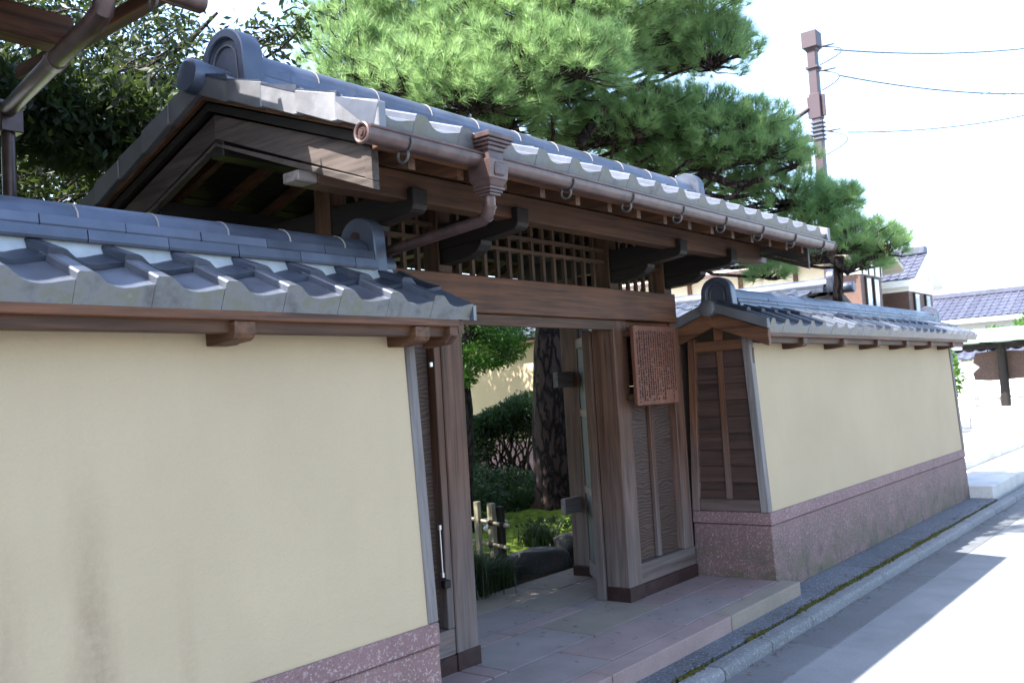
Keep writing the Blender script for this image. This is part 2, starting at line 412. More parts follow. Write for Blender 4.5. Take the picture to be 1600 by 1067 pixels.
def onigawara(parent, x, y, z, wd, ht, th, hole=True, face=-1, name='ridge_end_tile'):
    """arched ridge end tile standing across the ridge (plane normal to x) with a raised rim"""
    def arch(w2, h, n=14, z0=0.):
        r = w2; pts = [(-w2*1.06, z0)]
        for i in range(n+1):
            a = PI-PI*i/n; pts.append((r*math.cos(a)*(.97), (h-r*.9)+r*.9*math.sin(a)))
        pts.append((w2*1.06, z0)); return pts
    A = arch(wd/2, ht); B = arch(wd/2-.045, ht-.045, z0=.0)
    n = len(A); vs = []; fs = []
    xf, xb, xi = x+face*th/2, x-face*th/2, x+face*(th/2-.022)
    for q in A: vs.append((xf, y+q[0], z+q[1]))
    for q in A: vs.append((xb, y+q[0], z+q[1]))
    for q in B: vs.append((xf, y+q[0], z+q[1]))
    for q in B: vs.append((xi, y+q[0], z+q[1]))
    for i in range(n-1):
        fs += [(i, i+1, n+i+1, n+i), (i, 2*n+i, 2*n+i+1, i+1), (2*n+i, 3*n+i, 3*n+i+1, 2*n+i+1)]
    fs += [tuple(range(3*n, 4*n)), tuple(range(2*n-1, n-1, -1)), (0, n, 2*n-1, n-1)]
    mb = MB(); mb.add(vs, fs)
    o = mb.obj(name, M_RIDGE, parent, smooth=True, bevel=.006)
    # thin raised line inside the arch
    Cc = arch(wd/2-.075, ht-.08, z0=.01)
    MB().tube([(xi+face*.004, y+q[0], z+q[1]) for q in Cc], .006, 6).obj('rim_moulding', M_VERGE, o, smooth=True)
    return o

def ridge_run(parent, x0, x1, yc, zb, courses, cap_r, cap_sz=1.0, L=.30, ring=True, along='x'):
    """noshi courses (half width, height) and a rounded cap, piece by piece"""
    z = zb
    for ci, (hw, h) in enumerate(courses):
        for sgn in (-1, 1):
            sec = [(0, .0), (sgn*hw, -.006), (sgn*(hw+.004), .004), (sgn*(hw-.002), h-.006), (0, h)]
            if sgn == 1: sec = sec[::-1]
            x = x0-(L*.5 if ci % 2 else 0)
            me = bar_mesh('course_tile', sec, L-.004, M_RIDGE)
            while x < x1:
                a, b = max(x, x0), min(x+L, x1)
                if b-a > .02:
                    o = put('course_tile', me, (0.5*(a+b), yc+random.uniform(-.002, .002), z+random.uniform(-.001, .001)), parent, (0,0,random.uniform(-.003,.003)), scale=((b-a)/L, 1, 1))
                x += L
        z += h
    sec = [(-cap_r*1.06, -.008)]+arc(cap_r, PI, 0, 9, 1, cap_sz)+[(cap_r*1.06, -.008)]
    me = bar_mesh('cap_tile', sec, L-.003, M_RIDGE, True)
    sec2 = [(-cap_r*1.1, -.010)]+arc(cap_r+.0035, PI, 0, 9, 1, cap_sz)+[(cap_r*1.1, -.010)]
    mr = bar_mesh('cap_joint', sec2, .006, M_JOINT, True)
    x = x0
    while x < x1-.01:
        b = min(x+L, x1)
        put('cap_tile', me, (.5*(x+b), yc, z), parent, (0, 0, 0), scale=((b-x)/L, 1, 1))
        if ring and b < x1-.05: put('cap_joint', mr, (b, yc, z), parent)
        x += L
    return z

# ================================================================== SETTING
# street
st = MB(); st.box(-60, 120, -40, 2.215, -.6, -.17)
tag(st.obj('street', M_ASPH), kind='structure')
gr_ = MB(); gr_.add([(-300,-300,-.7),(400,-300,-.7),(400,400,-.7),(-300,400,-.7)], [(0,1,2,3)])
tag(gr_.obj('ground', M_ASPH), kind='structure')
ys = MB(); ys.box(-12, 12.675, 2.60, 2.99, -.6, -.150); tag(ys.obj('verge_bed', M_SOIL), kind='structure')

gs = setting('street_gutter', (4, 2.35, -.17))
x = -2.0; k = 0
while x < 22:
    Lg = .58 if x > 4.5 else .6
    MB().box(x+.003, x+Lg-.003, 2.217, 2.497, -.3, -.166+random.uniform(-.002, .002)).obj('gutter_stone', M_GUTS, gs, bevel=.004); x += Lg
kb = setting('kerb', (4, 2.56, -.1))
xs = [-2.2,-.9,.4,1.7,3.0,4.884,5.53,6.19,6.62,7.77,8.7,9.643,10.7,11.775,12.9,14.2,15.5,16.8,18.1,19.4,20.7,22]
for a, b in zip(xs[:-1], xs[1:]):
    y0, y1, z0, z1 = 2.50+random.uniform(-.004,.004), 2.615, -.35, -.10+random.uniform(-.003,.003)
    p = [(y0, z0), (y0-.002, z1-.022), (y0+.008, z1-.008), (y0+.024, z1), (y1, z1-.002), (y1, z0)]
    MB().prism(p, 'x', a+.004, b-.004).obj('kerb_stone', M_KERB, kb, smooth=True, bevel=.004)
sl = setting('granite_strip', (4, 2.8, -.1))
x = -2.2
while x < 12.6:
    b = min(x+1.45, 12.64)
    MB().box(x+.0015, b-.0015, 2.652, 3.05, -.3, -.098).obj('granite_slab', M_SLAB, sl, bevel=.003); x = b
# moss in the gap between the strip and the kerb
rng = np.random.default_rng(3)
N = 9000; X0 = rng.uniform(4.2, 12.5, N); amp = .35+.65*(np.sin(X0*2.1)*.5+.5)
keep = rng.random(N) < np.clip(.08+1.0*(((X0 > 6.3) & (X0 < 9.9))*1.)*(.35+.65*(np.sin(X0*5.3)+np.sin(X0*12.7+1) > -.6))+.35*(np.sin(X0*7) > .6), 0, 1); X0 = X0[keep]; N = len(X0)
Y0 = 2.633+rng.normal(0, .014, N)+.006*np.sin(X0*9); Z0 = -.114+rng.uniform(0, .014, N)
V = []; s = rng.uniform(.006, .013, N)
for dx, dy, dz in ((-1,-.5,0),(1,-.5,0),(0,1,.2),(0,0,1.1)): V.append(np.stack([X0+dx*s, Y0+dy*s, Z0+dz*s], 1))
V = np.stack(V, 1).reshape(-1, 3); i4 = np.arange(N)[:, None]*4
F = np.concatenate([i4+np.array([[0,1,3]]), i4+np.array([[1,2,3]]), i4+np.array([[2,0,3]])])
soup('kerb_moss', V, F, M_KMOSS, kind='stuff')

rl = np.random.default_rng(9); n = 420
PX_ = np.concatenate([rl.uniform(4.6, 12.5, 300), rl.uniform(4.3, 6.6, 120)]); PY_ = np.concatenate([2.655+np.abs(rl.normal(0, .05, 150)), 2.485-np.abs(rl.normal(0, .05, 150)), rl.uniform(2.85, 4.6, 120)])
PZ_ = np.concatenate([np.full(150, -.095), np.full(150, -.160), np.full(120, .004)])
A_ = rl.uniform(0, 6.28, n); L_ = rl.uniform(.008, .03, n); W_ = np.where(rl.random(n) < .6, .0012, .006)
dx = np.cos(A_)*L_; dy = np.sin(A_)*L_; sx = -np.sin(A_)*W_; sy = np.cos(A_)*W_
V = np.stack([np.stack([PX_-dx, PY_-dy, PZ_], 1), np.stack([PX_+sx, PY_+sy, PZ_+.003], 1), np.stack([PX_+dx, PY_+dy, PZ_+.001], 1), np.stack([PX_-sx, PY_-sy, PZ_+.002], 1)], 1).reshape(-1, 3)
i4 = np.arange(n)[:, None]*4
soup('leaf_litter', V, np.concatenate([i4+np.array([[0,1,2]]), i4+np.array([[0,2,3]])]), simple('dry_leaf', (.11,.06,.025), .9, .1), kind='stuff')

# platform of paving stones
pf = setting('stone_platform', (4.9, 3.6, 0))
def stone(x0, x1, y0, y1, m, zt=0.0):
    g = .006
    MB().box(x0+g, x1-g, y0+g, y1-g, -.19, zt+random.uniform(-.0015,.0015)).obj('paving_stone', m, pf, bevel=.0035)
MB().box(2.95, 6.72, 2.84, 4.7, -.3, -.03).obj('bedding', M_SOIL, pf)
P1, P2, P3 = M_PAVE1, M_PAVE2, M_PAVE3
for a, b, m in ((2.93,4.2,P1),(4.2,5.62,P1),(5.62,6.78,P2)): stone(a, b, 2.80, 2.958, m)
for a, b, m in ((3.14,3.60,P1),(3.60,4.435,P3),(4.435,5.284,P1),(5.284,6.124,P3),(6.124,6.735,P1)): stone(a, b, 2.958, 3.345, m)
for a, b, m in ((3.14,3.87,P1),(3.87,4.0,P1),(4.0,4.84,P3),(4.84,5.68,P2),(5.68,6.74,P1)): stone(a, b, 3.345, 3.80, m)
for a, b, m in ((3.9,4.6,P1),(4.6,5.4,P1),(5.4,6.0,P3)): stone(a, b, 3.80, 3.95, m)
for a, b, m in ((3.2,4.3,P1),(4.3,5.205,P3),(5.205,6.02,P2),(6.02,6.7,P3)): stone(a, b, 3.95, 4.36, m)
for a, b, m in ((3.2,4.0,P3),(4.0,4.92,P2),(4.92,5.80,P2),(5.80,6.7,P2)): stone(a, b, 4.36, 4.76, m)

# ================================================================== SMALL ROOFED WALLS
HY = 3.31
def roofed_wall(name, x0, x1, label, end_near, end_far, cols, blocks, courses, cap_r, zb, rows_far=True):
    t = thing(name, ((x0+x1)/2, HY, -.1), label, 'wall')
    ln = x1-x0
    def sym(p): return p+[(2*HY-y, z) for y, z in p[::-1]]
    MB().prism(sym([(2.965,-.10),(2.985,.404)]), 'x', x0, x1).obj('plinth', M_PLINTH, t, bevel=.006)
    MB().prism(sym([(2.975,.409),(2.98,.505)]), 'x', x0-.002, x1+.002).obj('plinth_band', M_BAND, t, bevel=.006)
    ex = .055
    MB().prism(sym([(2.996,.505),(3.058,1.80)]), 'x', x0+(ex if end_near else 0), x1-(ex if end_far else 0)).obj('plaster_face', M_PLASTER, t)
    # eave timbers
    box('eave_board', WR['x'], t, x0-.10, x1+.12, 2.862, 2.905, 1.832, 1.868)
    box('eave_beam', W['x'], t, x0-.06, x1+.08, 2.905, 2.965, 1.788, 1.846)
    box('eave_board', WR['x'], t, x0-.10, x1+.12, 2*HY-2.905, 2*HY-2.862, 1.832, 1.868)
    MB().prism([(2.90,1.875),(HY,2.045),(2*HY-2.90,1.875),(2*HY-2.90,1.855),(HY,2.025),(2.90,1.855)], 'x', x0-.07, x1+.09).obj('roof_deck', W['x'], t)
    for bx in blocks:
        p = [(2.872,1.83),(2.872,1.785),(2.882,1.768),(2.90,1.760),(2.97,1.755),(2.99,1.75),(3.09,1.75),(3.09,1.83)]
        MB().prism(p, 'x', bx-.045, bx+.045).obj('bracket_block', W['y'], t, bevel=.003)
    # tiles
    nonlocal_p = (cols[-1]-cols[0])/(len(cols)-1) if len(cols) > 1 else .267
    p = nonlocal_p
    em = tile_mesh('eave_tile', p, .27, .018, -.066, M_EAVE); rm = tile_mesh('roof_tile', p, .25, .018, None, M_TILE)
    slope_tiles(t, cols, p, 2.835, 1.925, .42, [.215, .25], rm, em)
    slope_tiles(t, cols, p, 2.835, 1.925, .42, [.215, .25], rm, em, flip=True, yc=HY)
    # lime plaster bed under the ridge
    MB().prism([(HY-.175,2.03),(HY-.125,zb+.002),(HY+.125,zb+.002),(HY+.175,2.03)], 'x', x0-.02, x1+.02).obj('ridge_plaster', M_WPL, t)
    return t, p

# --- left wall
lc = [3.012-.267*i for i in range(19, -1, -1)]
LWALL, lp = roofed_wall('roofed_wall', -2.1, 3.09, 'near ochre plastered wall with stain streaks and blue grey tiled roof, left of the gate', False, True, lc,
    [2.05-.95*i for i in range(4)]+[2.975], None, .06, 2.13)
z = ridge_run(LWALL, -2.1, 3.0, HY, 2.128, [(.150,.046),(.125,.043)], .085, .80, .31)
onigawara(LWALL, 3.045, HY, 2.09, .25, .30, .075, face=1)
MB().tube([(3.004,HY+.01,2.29),(3.0095,HY+.01,2.29)], .034, 14).obj('tile_hole', M_BOOT, LWALL, smooth=True)
MB().tube([(3.03,HY,2.165),(3.21,HY,2.165)], .055, 12).obj('ridge_end_roll', M_RIDGE, LWALL, smooth=True)
# verge of the left wall roof
MB().prism([(2.835,1.86),(2.835,1.93),(HY,2.155),(2*HY-2.835,1.93),(2*HY-2.835,1.86),(HY,2.085)], 'x', 3.279, 3.30).obj('verge_tile', M_EAVE, LWALL)
# end trims of the left wall
MB().hexa([(3.034,2.988,.507),(3.096,2.988,.507),(3.096,3.04,.507),(3.034,3.04,.507),(3.034,3.05,1.80),(3.096,3.05,1.80),(3.096,3.10,1.80),(3.034,3.10,1.80)]).obj('corner_board', WT['z'], LWALL, bevel=.003)
MB().box(3.04,3.088,3.05,3.55,.507,1.80).obj('end_panel', WB['y'], LWALL)
MB().prism([(3.085,1.905),(3.12,1.825),(3.12,1.75),(3.06,1.74),(3.02,1.76),(2.86,1.80)][::-1] if False else [(2.87,1.84),(2.87,1.79),(2.91,1.755),(3.05,1.745),(3.05,1.84)], 'x', 3.15, 3.205).obj('barge_end', W['y'], LWALL, bevel=.003)
MB().prism([(2.87,1.86),(2.87,1.80),(HY,2.0),(2*HY-2.87,1.80),(2*HY-2.87,1.86),(HY,2.07)], 'x', 3.207, 3.245).obj('bargeboard', W['y'], LWALL)

# --- right wall
rc = [6.66+.262*i for i in range(25)]
RWALL, rp = roofed_wall('roofed_wall', 6.74, 12.66, 'ochre plastered wall with tiled roof and slatted end panel, right of the gate', True, True, rc,
    [7.42+.94*i for i in range(6)], None, .06, 2.10)
RWALL['group'] = LWALL['group'] = 'ochre roofed walls beside the gate'
ridge_run(RWALL, 6.86, 12.80, HY, 2.10, [(.15,.034),(.135,.032),(.12,.030)], .075, .85, .31, ring=False)
onigawara(RWALL, 6.80, HY, 2.085, .27, .255, .09, face=-1)
onigawara(RWALL, 12.83, HY, 2.07, .24, .27, .07, face=1)
r_ = MB().tube([(6.565,HY,2.085),(6.57,HY,2.085),(6.62,HY,2.085),(6.86,HY,2.085)], [.055,.064,.062,.055], 16).obj('ridge_end_roll', M_VERGE, RWALL, smooth=True)
def gable_band(parent, name, m, x0, x1, prof_dn, apex, Y0, c, thk, bevel=.003, sides=(-1,1)):
    """band following the roof line: from (Y0, z0) to (c, apex) each side; thk downwards"""
    for s in sides:
        ya = Y0 if s == -1 else 2*c-Y0
        p = [(ya, prof_dn), (ya, prof_dn-thk), (c, apex-thk), (c, apex)]
        MB().prism(p, 'x', x0, x1).obj(name, m, parent, bevel=bevel)
gable_band(RWALL, 'verge_tile', M_VERGE, 6.60, 6.655, 1.965, 2.14, 2.835, HY, .075)
gable_band(RWALL, 'bargeboard', WR['y'], 6.64, 6.685, 1.885, 2.065, 2.85, HY, .125)
# cut end of barge
# end face lattice of the right wall
E0 = 6.735
def batter(z): return 2.996+(z-.505)/(1.80-.505)*.062
for s in (-1, 1):
    q = lambda y: y if s == -1 else 2*HY-y
    a0, a1 = batter(.507)-.008, batter(1.80)-.008
    MB().hexa([(E0-.012,q(a0),.507),(E0+.06,q(a0),.507),(E0+.06,q(a0+.062),.507),(E0-.012,q(a0+.062),.507),
               (E0-.012,q(a1),1.86),(E0+.06,q(a1),1.86),(E0+.06,q(a1+.062),1.86),(E0-.012,q(a1+.062),1.86)]).obj('corner_board', WT['z'] if s == -1 else WR['z'], RWALL, bevel=.003)
box('end_rail', WR['y'], RWALL, E0-.004, E0+.045, 3.06, 2*HY-3.06, 1.755, 1.835)
box('end_rail', WG['y'], RWALL, E0-.004, E0+.045, 3.055, 2*HY-3.055, .509, .60)
box('end_batten', WR['z'], RWALL, E0, E0+.04, HY-.025, HY+.025, .602, 1.753)
box('king_post', WR['z'], RWALL, E0-.004, E0+.04, HY-.035, HY+.035, 1.837, 1.985)
nb = 9
for i in range(nb):
    z0 = .60+i*(1.757-.60)/nb; z1 = z0+(1.757-.60)/nb
    for ya, yb in ((3.04, HY-.01), (HY+.01, 2*HY-3.04)):
        MB().hexa([(E0+.035,ya,z0),(E0+.05,ya,z0),(E0+.05,yb,z0),(E0+.035,yb,z0),(E0+.028-.012,ya,z0+.003),(E0+.05,ya,z1),(E0+.05,yb,z1),(E0+.028-.012,yb,z0+.003)]) if False else None
        MB().prism([(E0+.012,z0),(E0+.03,z1+.006),(E0+.055,z1+.006),(E0+.055,z0)], 'y', ya, yb).obj('end_slat', WS, RWALL, bevel=.002)
MB().hexa([(12.60,2.98,.507),(12.672,2.98,.507),(12.672,3.04,.507),(12.60,3.04,.507),(12.60,3.045,1.80),(12.672,3.045,1.80),(12.672,3.10,1.80),(12.60,3.10,1.80)]).obj('corner_board', WT['z'], RWALL, bevel=.003)
# crack lines on the plinth end
MB().tube([(6.7385,3.60,.05),(6.7385,3.42,-.0),(6.7385,3.30,.02),(6.7385,2.98,.16)], .0018, 4).obj('plinth_joint', M_BAND, RWALL)
MB().tube([(6.77,2.963,.155),(6.82,2.964,.21),(6.86,2.967,.27)], .0018, 4).obj('plinth_joint', M_BAND, RWALL)

# ================================================================== THE GATE
GX = 4.865; RY = 3.75
G = thing('roofed_gate', (GX, 3.75, 0), 'wooden roofed gate with tiled gable roof, lattice transom and open doors', 'gate')
for s in (-1, 1):
    c = GX+s*.905
    box('post', WG['z'], G, c-.09, c+.09, 3.60, 3.79, .09, 2.0, .006)
    xa, xb = c-.097, c+.097
    if s == -1: box('post_sheath', M_BOOT, G, xa, xb, 3.592, 3.80, -.003, .10, .003)
    else: box('post_sheath', M_BOOT, G, xa, xb, 3.592, 3.80, -.003, .10, .003)
    # side wing: sill, stile, panel, batten
    o0, o1 = (c+.09, GX+1.83) if s == 1 else (GX-1.83, c-.09)
    st0, st1 = (GX+1.66, GX+1.80) if s == 1 else (GX-1.80, GX-1.66)
    box('sill_sheath', M_BOOT, G, min(o0,o1)+(.008 if s == 1 else 0), max(o0,o1)-(.008 if s == -1 else 0), 3.60, 3.74, -.002, .092, .003)
    box('sill', WG['x'], G, o0, o1, 3.612, 3.73, .092, .235)
    box('stile', WG['z'], G, st0, st1, 3.606, 3.735, .237, 2.0)
    i0, i1 = (o0, st0) if s == 1 else (st1, o1)
    box('jamb_strip', WG['z'], G, (i0 if s == 1 else i1-.052), (i0+.022 if s == 1 else i1), 3.618 if s == 1 else 3.61, 3.70, .237, 1.95)
    m0, m1 = (i0, i1)
    nbr = 5; mid = (m0+m1)/2+.01
    edges = [m0, mid, m1]
    for a, b in zip(edges[:-1], edges[1:]):
        z0 = .237
        for zz in (.66, 1.09, 1.52, 1.95):
            MB().box(a+.001, b-.001, 3.672, 3.69, z0, zz-.0015).obj('panel_board', M_SWIRL, G); z0 = zz
    box('batten', WG['z'], G, mid-.026, mid+.026, 3.640, 3.671, .237, 1.95, .003)
    box('head_rail', WR['x'], G, m0, m1, 3.63, 3.70, 1.952, 1.998)
    # dark board between the wing and the end of the wall
    d0, d1 = (GX+1.802, GX+2.25) if s == 1 else (GX-2.2, GX-1.802)
    box('side_board', WB['z'], G, d0, d1, 3.66, 3.70, .0, 1.86)
    # inner door stop
    box('door_stop', WG['z'], G, c-s*.105-.015, c-s*.105+.015, 3.792, 3.86, .0, 1.94, .003)
box('lintel', WR['x'], G, GX-1.72, GX+1.70, 3.565, 3.80, 2.0, 2.222, .006)
box('lower_rail', WR['x'], G, GX-.814, GX+.814, 3.615, 3.76, 1.945, 1.998, .003)
box('lower_rail', W['x'], G, GX-.814, GX+.814, 3.60, 3.614, 1.93, 1.998, .002)
# struts and lattice
SX = [GX-1.69, GX-.90, GX+.90, GX+1.69]
for sx in SX:
    box('strut', W['z'], G, sx-.058, sx+.058, 3.62, 3.74, 2.222, 2.66)
for a, b in zip(SX[:-1], SX[1:]):
    x0, x1 = a+.058, b-.058; n = round((x1-x0)/.118); st = (x1-x0)/n
    for i in range(1, n):
        box('lattice_bar', WL['z'], G, x0+i*st-.013, x0+i*st+.013, 3.665, 3.69, 2.2225, 2.62, 0)
    for zz in (2.425, 2.51):
        box('lattice_rail', WL['x'], G, x0, x1, 3.6902, 3.702, zz-.011, zz+.011, 0)
        box('lattice_rail', WL['x'], G, x0, x1, 3.653, 3.6648, zz-.011, zz+.011, 0)
box('transom_head', W['x'], G, GX-1.75, GX+1.75, 3.63, 3.74, 2.661, 2.73)
# bracket arms carrying the purlins
for sx in SX:
    q = lambda y: y
    up_p = [(3.035,2.505),(3.035,2.425),(3.045,2.405),(3.065,2.392),(3.22,2.375),(3.62,2.355),(3.62,2.505)]
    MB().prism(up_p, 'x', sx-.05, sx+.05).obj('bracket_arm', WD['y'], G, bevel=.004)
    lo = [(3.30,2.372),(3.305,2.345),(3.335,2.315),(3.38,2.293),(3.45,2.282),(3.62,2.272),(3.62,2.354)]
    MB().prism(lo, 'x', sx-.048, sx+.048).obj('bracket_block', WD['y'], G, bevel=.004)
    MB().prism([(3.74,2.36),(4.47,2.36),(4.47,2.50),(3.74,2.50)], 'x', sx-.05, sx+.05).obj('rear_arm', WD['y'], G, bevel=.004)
box('front_purlin', W['x'], G, 2.592, 7.138, 3.075, 3.185, 2.452, 2.585)
for a_, b_ in ((2.49, 2.591), (7.139, 7.24)): box('purlin_nose', WT['x'], G, a_, b_, 3.077, 3.183, 2.454, 2.499)  # paler than the purlin: sunlight on its end put into the wood colour
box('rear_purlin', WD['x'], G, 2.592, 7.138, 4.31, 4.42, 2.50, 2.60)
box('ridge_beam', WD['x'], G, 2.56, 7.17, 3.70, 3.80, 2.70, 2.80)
# rear posts with through tie beam ends
for s in (-1, 1):
    c = GX+s*1.56
    box('rear_post', WG['z'], G, c-.08, c+.08, 4.36, 4.55, .08, 2.50, .006)
    box('post_sheath', M_BOOT, G, c-.087, c+.087, 4.353, 4.557, -.002, .08, .003)
    for zz in (.60, 1.62):
        box('tie_beam', WT['x'], G, c-.30, c-.082, 4.44, 4.485, zz-.075, zz+.05, .003)
        box('tie_beam', WG['y'], G, c+.03, c+.07, 3.80, 4.358, zz-.06, zz+.06, .003)
# rafters and soffit
def base_z(Y): return 2.607+.36*(Y-2.57)       # underside line of the main tiles
def raf_z(Y): return 2.590+.33*(Y-3.08)        # underside of the rafters
x = 2.72
while x < 7.1:
    for s in (-1, 1):
        Y = lambda y: y if s == -1 else 2*RY-y
        p = [(Y(2.64), raf_z(2.64)), (Y(2.64), raf_z(2.64)+.055), (RY-s*-.0, raf_z(RY)+.055), (RY, raf_z(RY))]
        MB().prism(p, 'x', x-.02, x+.02).obj('rafter', W['y'], G)
    x += .298
for s in (-1, 1):
    Y = lambda y: y if s == -1 else 2*RY-y
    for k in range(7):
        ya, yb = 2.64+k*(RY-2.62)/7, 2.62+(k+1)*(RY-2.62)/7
        MB().prism([(Y(ya+.001), raf_z(ya)+.056),(Y(ya+.001), raf_z(ya)+.070),(Y(yb-.001), raf_z(yb)+.070),(Y(yb-.001), raf_z(yb)+.056)], 'x', 2.59, 7.14).obj('soffit_board', WD['x'], G)  # near-black wood puts the shade under the roof into the colour
    MB().prism([(Y(2.575),2.50),(Y(2.575),2.548),(Y(2.63),2.56),(Y(2.63),2.49)], 'x', 2.497, 7.233).obj('eave_board', WR['x'], G)
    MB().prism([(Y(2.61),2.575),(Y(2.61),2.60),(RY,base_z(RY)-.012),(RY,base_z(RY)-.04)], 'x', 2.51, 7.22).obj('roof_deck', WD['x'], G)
# gable ends: stepped boards and bargeboards
for e in (-1, 1):
    fx = lambda d: (2.465+d) if e == -1 else (7.265-d)
    def X(a, b): return (min(fx(a), fx(b)), max(fx(a), fx(b)))
    for s in (-1, 1):
        Y = lambda y: y if s == -1 else 2*RY-y
        def band(name, m, d0, d1, o0, o1, y0, bev=.003):
            a, b = X(d0, d1)
            MB().prism([(Y(y0), base_z(y0)+o0), (Y(y0), base_z(y0)+o1), (RY, base_z(RY)+o1*.93), (RY, base_z(RY)+o0)], 'x', a, b).obj(name, m, G, bevel=bev)
        band('verge_board', W['y'], .028, .055, -.045, -.075, 2.61)
        band('verge_board', WD['y'], .055, .088, -.077, -.125, 2.63)
        band('bargeboard', WA['y'], .090, .120, -.127, -.262, 2.70)
        band('barge_trim', WA['y'], .085, .124, -.264, -.300, 2.695)
        a, b = X(.085, .122)
        MB().prism([(Y(2.695), base_z(2.7)-.135),(Y(2.695), base_z(2.7)-.263),(Y(2.735), base_z(2.735)-.263),(Y(2.735), base_z(2.735)-.135)], 'x', a, b).obj('barge_trim', WA['y'], G)
        # lapped verge tiles
        nv = 5; a, b = X(-.004, .04)
        for k in range(nv):
            ya = 2.562+k*(RY-2.562)/nv; yb = 2.562+(k+1)*(RY-2.562)/nv
            lift = .012
            tp = .044
            P_ = [(Y(ya-.010), base_z(ya)+tp+lift), (Y(ya-.010), base_z(ya)-.058), (Y(ya+.02), base_z(ya)-.055), (Y(yb), base_z(yb)-.050), (Y(yb), base_z(yb)+tp+.002)]
            MB().prism(P_, 'x', min(a, b)-(.004 if e == -1 else -.004)*(k % 2), max(a, b)).obj('verge_tile', M_VERGE, G, bevel=.004)
mt = tile_mesh('eave_tile', .270, .30, .018, -.062, M_EAVE); mr_ = tile_mesh('roof_tile', .270, .29, .018, None, M_TILE)
mt0 = tile_mesh('eave_tile', .258, .30, .018, -.062, M_EAVE, PROF[3:]); mr0 = tile_mesh('roof_tile', .258, .29, .018, None, M_TILE, PROF[3:])
mc = [2.67+.270*i for i in range(17)]
ex_ = [.25,.258,.258,.258,.25]
slope_tiles(G, mc, .270, 2.565, 2.607, .36, ex_, mr_, mt)
slope_tiles(G, [2.412], .258, 2.565, 2.607, .36, ex_, mr0, mt0)
slope_tiles(G, [q-.19 for q in mc], .270, 2.565, 2.607, .36, ex_, mr_, mt, flip=True, yc=RY)
MB().prism([(RY-.17,2.97),(RY-.12,3.06),(RY+.12,3.06),(RY+.17,2.97)], 'x', 2.5, 7.25).obj('ridge_plaster', M_RIDGE, G)
ridge_run(G, 2.70, 7.17, RY, 3.045, [(.15,.055),(.13,.05)], .095, 1.0, .42)
onigawara(G, 2.665, RY, 3.02, .34, .31, .12, face=-1)
onigawara(G, 7.24, RY, 3.02, .30, .30, .09, face=1)
MB().tube([(2.405,RY,3.065),(2.412,RY,3.065),(2.45,RY,3.06),(2.70,RY,3.05)], [.06,.078,.082,.066], 18).obj('ridge_end_roll', M_RIDGE, G, smooth=True)
MB().tube([(7.15,RY,3.05),(7.33,RY,3.05)], .07, 14).obj('ridge_end_roll', M_RIDGE, G, smooth=True)
# doors, both swung inward
def door(hx, s):
    ang = math.radians(43)
    d = Vector((s*math.cos(ang), math.sin(ang), 0)); n = Vector((-d.y, d.x, 0)); o = Vector((hx, 3.845, 0))
    def sl(name, m, a, b, t0, t1, z0, z1, parent):
        p = [o+d*a+n*t0, o+d*b+n*t0, o+d*b+n*t1, o+d*a+n*t1]
        return MB().hexa([(q.x, q.y, z0) for q in p]+[(q.x, q.y, z1) for q in p]).obj(name, m, parent, bevel=.003)
    dr = sl('door', WG['z'], 0, .055, -.02, .02, .02, 1.93, G)
    sl('door_stile', WG['z'], .765, .82, -.02, .02, .02, 1.93, dr)
    for z0, z1 in ((.02,.14),(.68,.74),(1.30,1.36),(1.85,1.93)): sl('door_rail', WG['x'], .056, .764, -.018, .018, z0, z1, dr)
    nbd = 4
    for i in range(nbd):
        a = .056+i*.708/nbd; sl('door_board', M_GREY, a+.001, a+.708/nbd-.002, -.010, .010, .14, 1.85, dr)
door(GX+.915, 1); door(GX-.915, -1)
# gutter
gu = MB()
gy, gz, gr = 2.570, 2.522, .036
pts = []; n = 12
prof = [(gr*math.cos(PI+PI*1.0*i/n), gr*math.sin(PI+PI*i/n)) for i in range(n+1)]
prof = [(prof[0][0], .022)]+prof+[(prof[-1][0], .022)]
inner = [(q[0]*.93, q[1]*.93) for q in prof[::-1]]
MB().prism([(gy+a, gz+b) for a, b in prof+inner], 'x', 2.40, 7.31)
GU = gu
gu.prism([(gy+a, gz+b) for a, b in prof+inner], 'x', 2.40, 7.31)
gut = gu.obj('gutter', M_COPPER, G, smooth=True)
# rolled lips
MB().tube([(2.40,gy-gr,gz+.024),(7.31,gy-gr,gz+.024)], .007, 8).obj('gutter_lip', M_COPPER, gut, smooth=True)
for xe, s in ((2.395, -1), (7.315, 1)):
    MB().tube([(xe-.002,gy,gz),(xe+.002,gy,gz)], gr*.98, 24).obj('end_cap', M_COPPER, gut, smooth=True)
    cp = [(xe+s*.004, gy+.037*math.cos(a*PI/12), gz+.037*math.sin(a*PI/12)) for a in range(25)]
    MB().tube(cp, .008, 8).obj('cap_ring', M_COPPER, gut, smooth=True)
    cp = [(xe+s*.004, gy+.017*math.cos(a*PI/12), gz+.017*math.sin(a*PI/12)) for a in range(25)]
    MB().tube(cp, .005, 6).obj('cap_ring', M_COPPER, gut, smooth=True)
    MB().tube([(xe,gy,gz),(xe+s*.014,gy,gz)], [.014,.010], 12).obj('cap_knob', M_COPPER, gut, smooth=True)
hx = 2.615
hook = MB()
ring = []
for i in range(15):
    a = math.radians(110+i*22); ring.append((0, .012+.029*math.cos(a), -.047+.029*math.sin(a)))
hook.tube(ring, .006, 6)
hook.tube([(0, -(gr+.005)*math.cos(math.radians(a)), (gr+.005)*math.sin(math.radians(a))) for a in range(20, -171, -19)], .005, 6)
hk0 = hook.obj('gutter_hook', M_COPPAT, gut, smooth=True, origin=(0,0,0)); hme = hk0.data
hk0.location = (hx, gy, gz)
